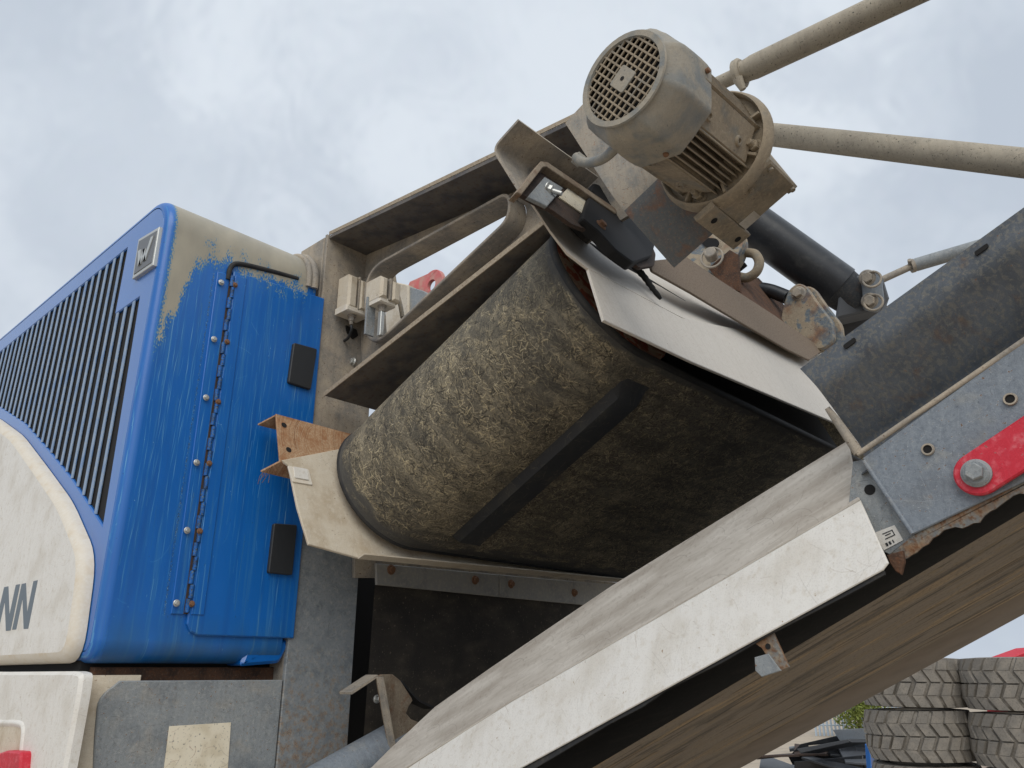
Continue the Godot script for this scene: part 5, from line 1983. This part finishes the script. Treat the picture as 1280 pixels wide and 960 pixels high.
	var gb := part(t, "gearbox", s, mats.casting)
	s = Shape.new()
	s.plate([cv(1.45, 2.660, 0.478), cv(1.630, 2.660, 0.478), cv(1.630, 2.660, 0.424), cv(1.45, 2.660, 0.424)].map(func(p): return p + cv(0, 0, -0.055)), cv(0, 0.016, 0), 0.003)
	part(gb, "foot", s, mats.casting)
	for x in [1.49, 1.605]:
		s = Shape.new()
		s.disc(cv(x, 2.659, 0.396), cv(0, -1, 0), 0.0085, 14)
		part(gb, "bolt_hole", s, mats.black)
	s = Shape.new()
	s.plate([cv(1.565, 2.661, 0.47), cv(1.598, 2.661, 0.47), cv(1.598, 2.661, 0.425), cv(1.565, 2.661, 0.425)].map(func(p): return p), cv(0, 0.002, 0), 0.0)
	part(gb, "nameplate", s, mats.white_dusty)
	for p in [cv(1.49, 2.663, 0.56), cv(1.598, 2.663, 0.562), cv(1.5, 2.663, 0.50)]:
		s = Shape.new()
		s.lathe([[0, 0.007], [0.006, 0.006], [0.006, 0.0001]], p, cv(0, -1, 0), 12)
		part(gb, "boss", s, mats.casting)
	# conduit
	var k := thing("cable_conduit", "short grey cable conduit curving out from under the fan cowl", "conduit", Vector3(1.265, 2.729, -0.9272))
	s = Shape.new()
	s.tube(curve([Vector3(1.29, 2.779, -0.9821), Vector3(1.289, 2.756, -0.9646), Vector3(1.279, 2.73, -0.9266), Vector3(1.255, 2.704, -0.8726), Vector3(1.226, 2.691, -0.8169), Vector3(1.226, 2.708, -0.777)], 6), 0.012, 14)
	part(k, "conduit_tube", s, mats.cowl)
	s = Shape.new()
	s.lathe([[0, 0.013], [0, 0.016], [0.02, 0.016], [0.02, 0.013]], Vector3(1.289, 2.779, -0.9835), Vector3(0.7, -0.4, 0.3), 14)
	part(k, "conduit_collar", s, mats.cowl)


func build_tubes() -> void:
	var t := thing("upper_tie_rod", "dusty tubular tie rod with threaded end and handle, running out of the top edge", "tie rod", Vector3(2.412, 3.76, -0.7818))
	var a := Vector3(2.363, 3.742, -1)
	var b := Vector3(2.338, 3.68, -0.3563)
	var s := Shape.new()
	s.tube([a, a.lerp(b, 0.06), a.lerp(b, 0.09), b, b + (b - a) * 0.3], [0.040, 0.043, 0.046, 0.046, 0.046], 28)
	part(t, "tube", s, mats.tube)
	s = Shape.new()
	s.tube([a + (a - b) * 0.6, a.lerp(b, 0.02)], 0.028, 20)
	part(t, "threaded_end", s, mats.tube)
	s = Shape.new()
	s.lathe([[-0.012, 0.028], [-0.012, 0.056], [0.006, 0.058], [0.014, 0.050], [0.014, 0.03]], a, b - a, 28)
	s.tube([Vector3(2.33, 3.696, -0.9975), Vector3(2.347, 3.65, -0.9885)], [0.02, 0.012], 12)
	part(t, "lock_handle", s, mats.tube)

	t = thing("long_tube", "thick dusty tube with chipped paint, running right from behind the gear motor", "support tube", Vector3(2.612, 3.349, -0.6282))
	s = Shape.new()
	a = Vector3(2.643, 3.693, -1.115)
	b = Vector3(2.568, 3.054, -0.2085)
	s.tube([a, b, b + (b - a) * 1.0], 0.0455, 32)
	part(t, "tube", s, mats.tube)

	t = thing("dark_ram", "thick black hydraulic ram tube with a forked end plate, above the side board", "hydraulic ram", Vector3(3.863, 3.606, -1.352))
	s = Shape.new()
	a = Vector3(3.615, 4.097, -1.738)
	b = Vector3(4.096, 3.466, -1.226)
	s.tube([a, a.lerp(b, 0.5), a.lerp(b, 0.86)], 0.1231, 36)
	part(t, "ram_tube", s, mats.dark_steel)
	s = Shape.new()
	s.tube([a.lerp(b, 0.86), a.lerp(b, 0.865), a.lerp(b, 0.95), a.lerp(b, 1.0)], [0.1183, 0.115, 0.1069, 0.094], 32)
	part(t, "ram_head", s, mats.board_dark)
	s = Shape.new()
	s.plate([Vector3(3.933, 3.542, -1.26), Vector3(4.003, 3.582, -1.162), Vector3(4.083, 3.566, -1.085), Vector3(4.134, 3.462, -1.086), Vector3(4.122, 3.41, -1.127), Vector3(4.008, 3.37, -1.271), Vector3(3.971, 3.358, -1.318)], Vector3(0.0972, 0, -0.0486), 0.0097)
	var fork := part(t, "fork_plate", s, mats.grey_dark)
	s = Shape.new()
	s.plate(soft([Vector3(3.953, 3.563, -1.151), Vector3(4.024, 3.567, -1.073), Vector3(4.075, 3.416, -1.097), Vector3(4.063, 3.377, -1.132), Vector3(4.007, 3.393, -1.184)], 0.0194), Vector3(0.0324, 0, -0.0162), 0.0049)
	part(fork, "end_plate", s, mats.board)
	for p in [[Vector3(3.948, 3.524, -1.126), Vector3(3.936, 3.501, -1.101)], [Vector3(3.987, 3.41, -1.145), Vector3(3.972, 3.388, -1.123)]]:
		s = Shape.new()
		var d: Vector3 = (Vector3(0, 1.6, 0) - p[0]).normalized()
		s.bolt(p[0], d + Vector3(-0.5, 0, 0), 0.0292, 0.0324)
		s.tube(circle(p[1], Vector3(0, 1, 0), d.cross(Vector3.UP).normalized(), 0.0437, 20) + [p[1] + Vector3(0, 0.0437, 0)], 0.0065, 8)
		part(fork, "ring_pin", s, mats.dusty)
	s = Shape.new()
	s.plate([Vector3(4.109, 3.431, -1.434), Vector3(4.202, 3.448, -1.325), Vector3(4.329, 3.515, -1.151), Vector3(4.382, 3.431, -1.139), Vector3(4.325, 3.305, -1.268), Vector3(4.19, 3.242, -1.448)], Vector3(0.1944, 0, -0.162), 0.0162)
	part(t, "ram_foot", s, mats.dark_steel)

	t = thing("small_tie_rod", "small grey tie rod with a stub handle, behind the side board", "tie rod", Vector3(4.425, 3.725, -0.9353))
	s = Shape.new()
	a = Vector3(4.362, 3.712, -1.01)
	b = Vector3(4.525, 3.784, -0.6686)
	s.tube([a, a.lerp(b, 0.081), b, b + (b - a)], [0.0292, 0.0373, 0.0373, 0.0373], 20)
	part(t, "tube", s, mats.grey)
	s = Shape.new()
	s.tube([Vector3(4.254, 3.628, -1.172), a.lerp(b, 0.0324)], 0.0194, 14)
	part(t, "threaded_end", s, mats.dusty)
	s = Shape.new()
	s.lathe([[0, 0.0227], [0, 0.0389], [0.0194, 0.0389], [0.0194, 0.0227]], a, b - a, 18)
	s.tube([a, Vector3(4.317, 3.73, -0.998)], 0.0113, 10)
	part(t, "lock_handle", s, mats.dusty)


func build_switches() -> void:
	var spots := [[Vector3(1.738, 3.086, -2.53), 0.052, 0.075, "dusty cream limit switch with cable gland, left of the pair on the post", 0.04], [Vector3(1.72, 3.017, -2.302), 0.040, 0.046, "dusty limit switch with a plunger below it, right of the pair on the post", 0.05]]
	for i in 2:
		var p: Vector3 = spots[i][0]
		var t := thing("limit_switch", spots[i][3], "limit switch", p, "limit switches on the post")
		var s := Shape.new()
		var hw: float = spots[i][1]
		var hh: float = spots[i][2]
		s.box(p + Vector3(-0.0253, 0, 0), Vector3(hw * 0.45, 0, 0), Vector3(0, hh, 0), Vector3(0, 0, spots[i][4]), 0.01)
		s.box(p + Vector3(0.03, -0.004, 0.008), Vector3(hw * 0.48, 0, 0), Vector3(0, hh * 0.92, 0), Vector3(0, 0, spots[i][4]), 0.008)
		part(t, "housing", s, mats.cream)
		s = Shape.new()
		s.box(p + Vector3(0.004, 0, -0.004), Vector3(0.0046, 0, 0), Vector3(0, hh * 1.03, 0), Vector3(0, 0, spots[i][4] + 0.006), 0.002)
		part(t, "seam", s, mats.dusty)
		s = Shape.new()
		s.box(p + Vector3(0.0, -hh * 1.08, 0), Vector3(hw * 1.05, 0, 0), Vector3(0, 0.0138, 0), Vector3(0, 0, 0.0403), 0.006)
		part(t, "base", s, mats.tan_edge)
		s = Shape.new()
		var q := p + Vector3(-0.005, -hh * 1.18, 0.01)
		s.lathe([[0, 0.018], [0.014, 0.018], [0.016, 0.013], [0.034, 0.012], [0.034, 0.009], [0.048, 0.008], [0.048, 0.0001]], q, Vector3.DOWN, 16)
		part(t, "cable_gland", s, mats.dusty)
		s = Shape.new()
		if i == 0:
			s.tube(curve([q + Vector3(0, -0.0517, 0), q + Vector3(0.004, -0.07, 0), q + Vector3(0.012, -0.095, -0.03), q + Vector3(0.014, -0.10, -0.06)], 5), 0.006, 10)
			part(t, "cable", s, mats.plastic)
		else:
			s.box(q + Vector3(0.0, -0.0862, 0), Vector3(0.0092, 0, 0), Vector3(0, 0.0517, 0), Vector3(0, 0, 0.0092), 0.002)
			part(t, "plunger", s, mats.zinc)
			s = Shape.new()
			s.box(p + Vector3(-0.03, -hh - 0.06, -0.03), Vector3(0.0207, 0, 0), Vector3(0, 0.0805, 0), Vector3(0, 0, 0.0046), 0.001)
			part(t, "mounting_plate", s, mats.grey)
	var c := thing("hanging_cable", "grey cable hanging down inside the slot of the jib arm", "cable", Vector3(2.185, 3.385, -2.802))
	var s2 := Shape.new()
	s2.tube(curve([Vector3(2.013, 3.385, -2.627), Vector3(2.013, 3.318, -2.616), Vector3(2.013, 3.24, -2.592), Vector3(2.013, 3.155, -2.557), Vector3(2.013, 3.08, -2.534)], 5), 0.010, 12)
	part(c, "cable_run", s2, mats.casting)
	var l := thing("lifting_lug", "dusty red lifting lug with a round eye, seen through the jib slot", "lifting lug", Vector3(2.645, 3.663, -3.111))
	s2 = Shape.new()
	# an eye plate: outline and eye built as one keyhole-free ring plus a leg
	var ec := Vector3(2.645, 3.655, -3.055)
	var ring := []
	for p in [[0.034, 0.0], [0.034, 0.024], [0.090, 0.024], [0.094, 0.02], [0.094, 0.0], [0.034, 0.0]]:
		var row := []
		for k in 36:
			var a := TAU * k / 36
			row.append(ec + Vector3(-p[1], 0, 0) + (Vector3.UP * cos(a) + Vector3.BACK * sin(a)) * p[0])
		ring.append(row)
	s2.grid(ring, true, 0.8)
	part(l, "eye", s2, mats.red_dusty)
	s2 = Shape.new()
	s2.plate([Vector3(2.619, 3.735, -3.01), Vector3(2.619, 3.743, -3.248), Vector3(2.619, 3.7, -3.274), Vector3(2.619, 3.413, -3.311), Vector3(2.619, 3.291, -2.898), Vector3(2.619, 3.528, -2.888), Vector3(2.619, 3.695, -2.941)].slice(0, 4) + [ec + Vector3(-0.023, -0.32, 0.0), ec + Vector3(-0.023, -0.085, 0.02), ec + Vector3(-0.023, -0.06, -0.065), ec + Vector3(-0.023, 0.02, -0.085)], Vector3(0.0253, 0, 0), 0.002)
	part(l, "leg", s2, mats.red_dusty)
	var k2 := thing("valve_block", "cream boxes and plate behind the jib slot, left of the red lug", "valve block", Vector3(2.53, 3.607, -3.218))
	s2 = Shape.new()
	s2.plate([Vector3(2.53, 3.755, -3.347), Vector3(2.53, 3.655, -3.151), Vector3(2.53, 3.331, -3.128), Vector3(2.53, 3.395, -3.345)], Vector3(0.06, 0, 0), 0.006)
	part(k2, "block", s2, mats.cream)
	s2 = Shape.new()
	s2.plate([Vector3(2.545, 3.654, -3.162), Vector3(2.545, 3.587, -3.04), Vector3(2.545, 3.491, -2.916), Vector3(2.545, 3.266, -2.892), Vector3(2.545, 3.339, -3.14)], Vector3(0.05, 0, 0), 0.004)
	part(k2, "side_block", s2, mats.grey)
	s2 = Shape.new()
	s2.plate([Vector3(2.875, 3.796, -4.03), Vector3(2.875, 3.69, -3.336), Vector3(2.875, 3.841, -2.921), Vector3(2.875, 3.181, -2.908), Vector3(2.875, 3.352, -3.984)], Vector3(0.0575, 0, 0), 0.004)
	part(k2, "dark_cover", s2, mats.dark_steel)


func make_tyre() -> Node3D:
	var t := Node3D.new()
	var s := Shape.new()
	# lying flat, about its own middle
	s.lathe([[-0.20, 0.30], [-0.245, 0.34], [-0.262, 0.40], [-0.255, 0.475], [-0.235, 0.515], [-0.20, 0.532], [0.0, 0.536], [0.20, 0.532], [0.235, 0.515], [0.255, 0.475], [0.262, 0.40], [0.245, 0.34], [0.20, 0.30], [0.0, 0.29], [-0.20, 0.30]], Vector3.ZERO, Vector3.UP, 48, 0.3)
	var o := MeshInstance3D.new()
	o.mesh = s.mesh(); o.material_override = mats.tyre; o.name = "carcass"
	t.add_child(o)
	s = Shape.new()
	var count := 24
	for i in count:
		var a0 := TAU * i / count
		var da := TAU / count
		for row in 4:
			var y0: float = [-0.25, -0.128, 0.008, 0.132][row]
			var y1: float = [-0.132, -0.008, 0.128, 0.25][row]
			var s0: float = [0.0, 0.5, 0.05, 0.55][row] * da
			var s1: float = [0.5, 0.12, 0.55, 0.18][row] * da
			var jit := rng.randf_range(-0.012, 0.012)
			var q := func(a: float, y: float, r: float) -> Vector3: return Vector3(cos(a) * r, y, sin(a) * r)
			var worn := rng.randf_range(-0.012, 0.004)
			var ro0 := 0.572 + worn if row > 0 else 0.538
			var ro1 := 0.572 + worn if row < 3 else 0.538
			var wd := da * 0.70
			var b0: float = a0 + s0 + jit
			var b1: float = a0 + s1 + jit
			var P := [q.call(b0, y0, ro0), q.call(b0 + wd, y0, ro0), q.call(b1 + wd, y1, ro1), q.call(b1, y1, ro1)]
			var B := [q.call(b0 - 0.022, y0 - 0.004, 0.50), q.call(b0 + wd + 0.022, y0 - 0.004, 0.50), q.call(b1 + wd + 0.022, y1 + 0.004, 0.50), q.call(b1 - 0.022, y1 + 0.004, 0.50)]
			var mid: Vector3 = (P[0] + P[2]) / 2
			var out := Vector3(mid.x, 0, mid.z).normalized()
			s.quad(P[0], P[1], P[2], P[3], out)
			for k in 4:
				var j := (k + 1) % 4
				var nn: Vector3 = (P[j] - P[k]).cross(B[k] - P[k]).normalized()
				if nn.dot((P[j] + P[k]) / 2 - mid) < 0:
					nn = -nn
				s.quad(P[k], P[j], B[j], B[k], nn)
	o = MeshInstance3D.new()
	o.mesh = s.mesh(); o.material_override = mats.tyre; o.name = "tread"
	t.add_child(o)
	return t


func build_yard() -> void:
	var proto := make_tyre()
	var left := Vector3(10.2, 1.142, -3.172)
	var right := Vector3(10.19, 1.178, -2.063)
	var h := 0.545
	var yl := Vector3(9.626, 1.168, -2.994)
	var k := 0
	var seam_l := Vector3(9.565, 1.187, -2.972)
	var seam_r := Vector3(9.64, 1.179, -1.955)
	var words := ["topmost", "second", "third", "bottom"]
	for st in [[left, seam_l.y, "left", 0.0], [right, seam_r.y, "right", 0.06]]:
		var top: float = st[1] + h
		var lvl := 0
		while top > 0.1:
			var o: Node3D = proto if k == 0 else proto.duplicate()
			o.name = named(self, "tyre")
			add_child(o, true)
			o.position = Vector3(st[0].x + rng.randf_range(-0.03, 0.03), maxf(top - h / 2, h * 0.35), st[0].z + rng.randf_range(-0.03, 0.03))
			o.rotation = Vector3(rng.randf_range(-0.015, 0.015), rng.randf() * TAU, rng.randf_range(-0.015, 0.015))
			var extra: String = {"left": "in the left stack, half behind the conveyor belt", "right": "in the right stack at the frame's edge"}[st[2]]
			tag(o, "%s dusty lugged tyre from the top %s" % [words[mini(lvl, 3)], extra], "tyre", "stacked tyres")
			k += 1
			lvl += 1
			top -= h
	# scrap sheets
	var spots := [
		[[Vector3(12.93, 0.7296, -5.301), Vector3(13.28, 0.7526, -4.909), Vector3(13.37, 0.5799, -4.907), Vector3(13.08, 0.5224, -5.244)], Vector3(0.3, -0.06, 0.2), "board", "light grey bent sheet lying on top of the scrap heap"],
		[[Vector3(12.78, 0.3172, -5.99), Vector3(12.86, 0.5044, -5.806), Vector3(13.26, 0.6448, -5.297), Vector3(13.39, 0.481, -5.246), Vector3(13.43, 0.2703, -5.316), Vector3(12.86, 0.2001, -5.973)], Vector3(0.5, -0.1, 0.3), "dark_steel", "broad dark sheet in the middle of the scrap heap"],
		[[Vector3(12.42, 0.4724, -5.677), Vector3(12.91, 0.6082, -5.069), Vector3(12.96, 0.563, -5.045), Vector3(12.48, 0.4045, -5.65)], Vector3(0.2, 0.0, 0.2), "grey_dark", "long thin strip across the front of the scrap heap"],
		[[Vector3(13.14, 0.5134, -5.342), Vector3(13.31, 0.583, -5.126), Vector3(13.41, 0.3393, -5.15), Vector3(13.32, 0.2812, -5.273)], Vector3(0.3, 0, 0.2), "grey_dark", "grey folded sheet leaning at the right of the scrap heap"],
		[[Vector3(12.34, 0.3024, -5.7), Vector3(13.01, 0.3922, -4.924), Vector3(13.14, 0.0443, -4.975), Vector3(12.42, -0.0119, -5.777)], Vector3(0.4, 0, 0.3), "dark_steel", "dark panel at the foot of the scrap heap"],
		[[Vector3(12.63, 0.5085, -5.58), Vector3(12.79, 0.5313, -5.396), Vector3(12.82, 0.4743, -5.402), Vector3(12.67, 0.4514, -5.577)], Vector3(0.2, 0, 0.1), "cream", "small cream offcut on the scrap heap"],
	]
	for e in spots:
		var t := thing("scrap_sheet", e[3], "scrap metal", e[0][0], "sheets in the scrap heap")
		var s := Shape.new()
		s.plate(e[0], e[1], 0.01)
		part(t, "sheet", s, mats[e[2]])
	var pile := Vector3(13.22, 0.2703, -5.545)
	for i in 14:
		var c := pile + Vector3(rng.randf_range(-0.75, 0.75), rng.randf_range(-0.35, 0.22), rng.randf_range(-0.75, 0.75))
		var turn := Basis.from_euler(Vector3(rng.randf_range(-0.35, 0.35), rng.randf() * TAU, rng.randf_range(-0.35, 0.35)))
		var sx := rng.randf_range(0.2, 0.55)
		var sz := rng.randf_range(0.06, 0.3)
		var where: String = "%s %s, loose in the scrap heap left of the tyres" % [["near-black", "mid-grey", "rust-brown", "pale blue-grey"][i % 4], "crumpled sheet" if sz > 0.15 else "narrow strip"]
		var t := thing("scrap_piece", where, "scrap metal", c, "loose pieces in the scrap heap")
		var s := Shape.new()
		s.plate([c + turn * Vector3(-sx, 0, -sz), c + turn * Vector3(sx, 0.04, -sz * 0.8), c + turn * Vector3(sx * 0.9, 0, sz), c + turn * Vector3(-sx, 0.03, sz)], turn * Vector3(0, -0.03, 0), 0.005)
		part(t, "sheet", s, [mats.dark_steel, mats.grey_dark, mats.dark_rust, mats.board][i % 4])
	var bm := thing("blue_post", "short bright blue post between the scrap heap and the tyres", "post", Vector3(12.31, 0.3484, -4.609))
	var s2 := Shape.new()
	s2.plate([Vector3(12.21, 0.6122, -4.568), Vector3(12.26, 0.6122, -4.519), Vector3(12.5, -0.1265, -4.66), Vector3(12.45, -0.1265, -4.71)], Vector3(0.12, 0, 0.0), 0.01)
	part(bm, "post_body", s2, mats.blue)
	# lattice fence behind
	var fe := thing("mesh_fence", "pale blue-grey bar fence far behind the scrap heap", "fence", Vector3(Vector3(21.95, 0.0917, -8.43).x, 0, Vector3(21.95, 0.0917, -8.43).z))
	var fa := Vector3(21.29, 0.0917, -9.148)
	var fb := Vector3(22.81, 0.0917, -7.501)
	fa.y = 0
	fb.y = 0
	var n := 22
	for i in n + 1:
		var p := fa.lerp(fb, float(i) / n)
		s2 = Shape.new()
		s2.box(p + Vector3(0, 0.55, 0), Vector3(0.02, 0, 0), Vector3(0, 0.55, 0), Vector3(0, 0, 0.02), 0.004)
		part(fe, "bar", s2, mats.fence)
	for y in [0.25, 0.65, 1.02]:
		s2 = Shape.new()
		s2.tube([fa + Vector3(0, y, 0), fb + Vector3(0, y, 0)], 0.02, 8)
		part(fe, "rail", s2, mats.fence)
	# shrub by the fence
	var sh := thing("shrub", "yellow-green leafy shrub beside the pale fence", "shrub", Vector3(Vector3(21.09, -0.0151, -7.854).x, 0, Vector3(21.09, -0.0151, -7.854).z))
	var base: Vector3 = sh.position
	s2 = Shape.new()
	for i in 7:
		var a := TAU * i / 7
		s2.tube([base, base + Vector3(cos(a) * 0.15, 0.35, sin(a) * 0.15), base + Vector3(cos(a) * 0.3, 0.75, sin(a) * 0.3)], [0.02, 0.015, 0.006], 6)
	part(sh, "stem", s2, mats.rust)
	s2 = Shape.new()
	for i in 2600:
		var d := Vector3(rng.randfn(), rng.randfn(), rng.randfn()).normalized() * pow(rng.randf(), 0.5)
		var c := base + Vector3(d.x * 0.75, 0.68 + d.y * 0.55, d.z * 0.75)
		var r := rng.randf_range(0.02, 0.04)
		var u := Vector3(rng.randfn(), rng.randfn(), rng.randfn()).normalized()
		var v := u.cross(Vector3(rng.randfn(), rng.randfn(), rng.randfn())).normalized()
		var nn := u.cross(v)
		s2.quad(c - u * r * 1.6, c - v * r * 0.7, c + u * r * 1.6, c + v * r * 0.7, nn)
	var lf := part(sh, "foliage", s2, mats.leaf)
	lf.set_meta("kind", "stuff")
	# red machine body behind the tyres
	var rm := thing("red_hopper", "red steel body of another machine, peeking over the right tyre stack", "machine", Vector3(15.96, 1.779, -3.032))
	s2 = Shape.new()
	s2.plate([Vector3(15.61, 1.729, -3.433), Vector3(16.01, 1.954, -2.891), Vector3(16.9, 1.979, -1.912), Vector3(17.21, 0.8067, -2.201), Vector3(15.97, 0.8067, -3.545), Vector3(15.68, 1.555, -3.457)], Vector3(1.2, 0, -0.6), 0.02)
	part(rm, "body", s2, mats.red)
	s2 = Shape.new()
	s2.box(Vector3(16.52, 1.056, -2.821) + Vector3(0, -0.5, 0), Vector3(0.9, 0, 0), Vector3(0, 0.4, 0), Vector3(0, 0, 0.4))
	part(rm, "undercarriage", s2, mats.dark_steel)
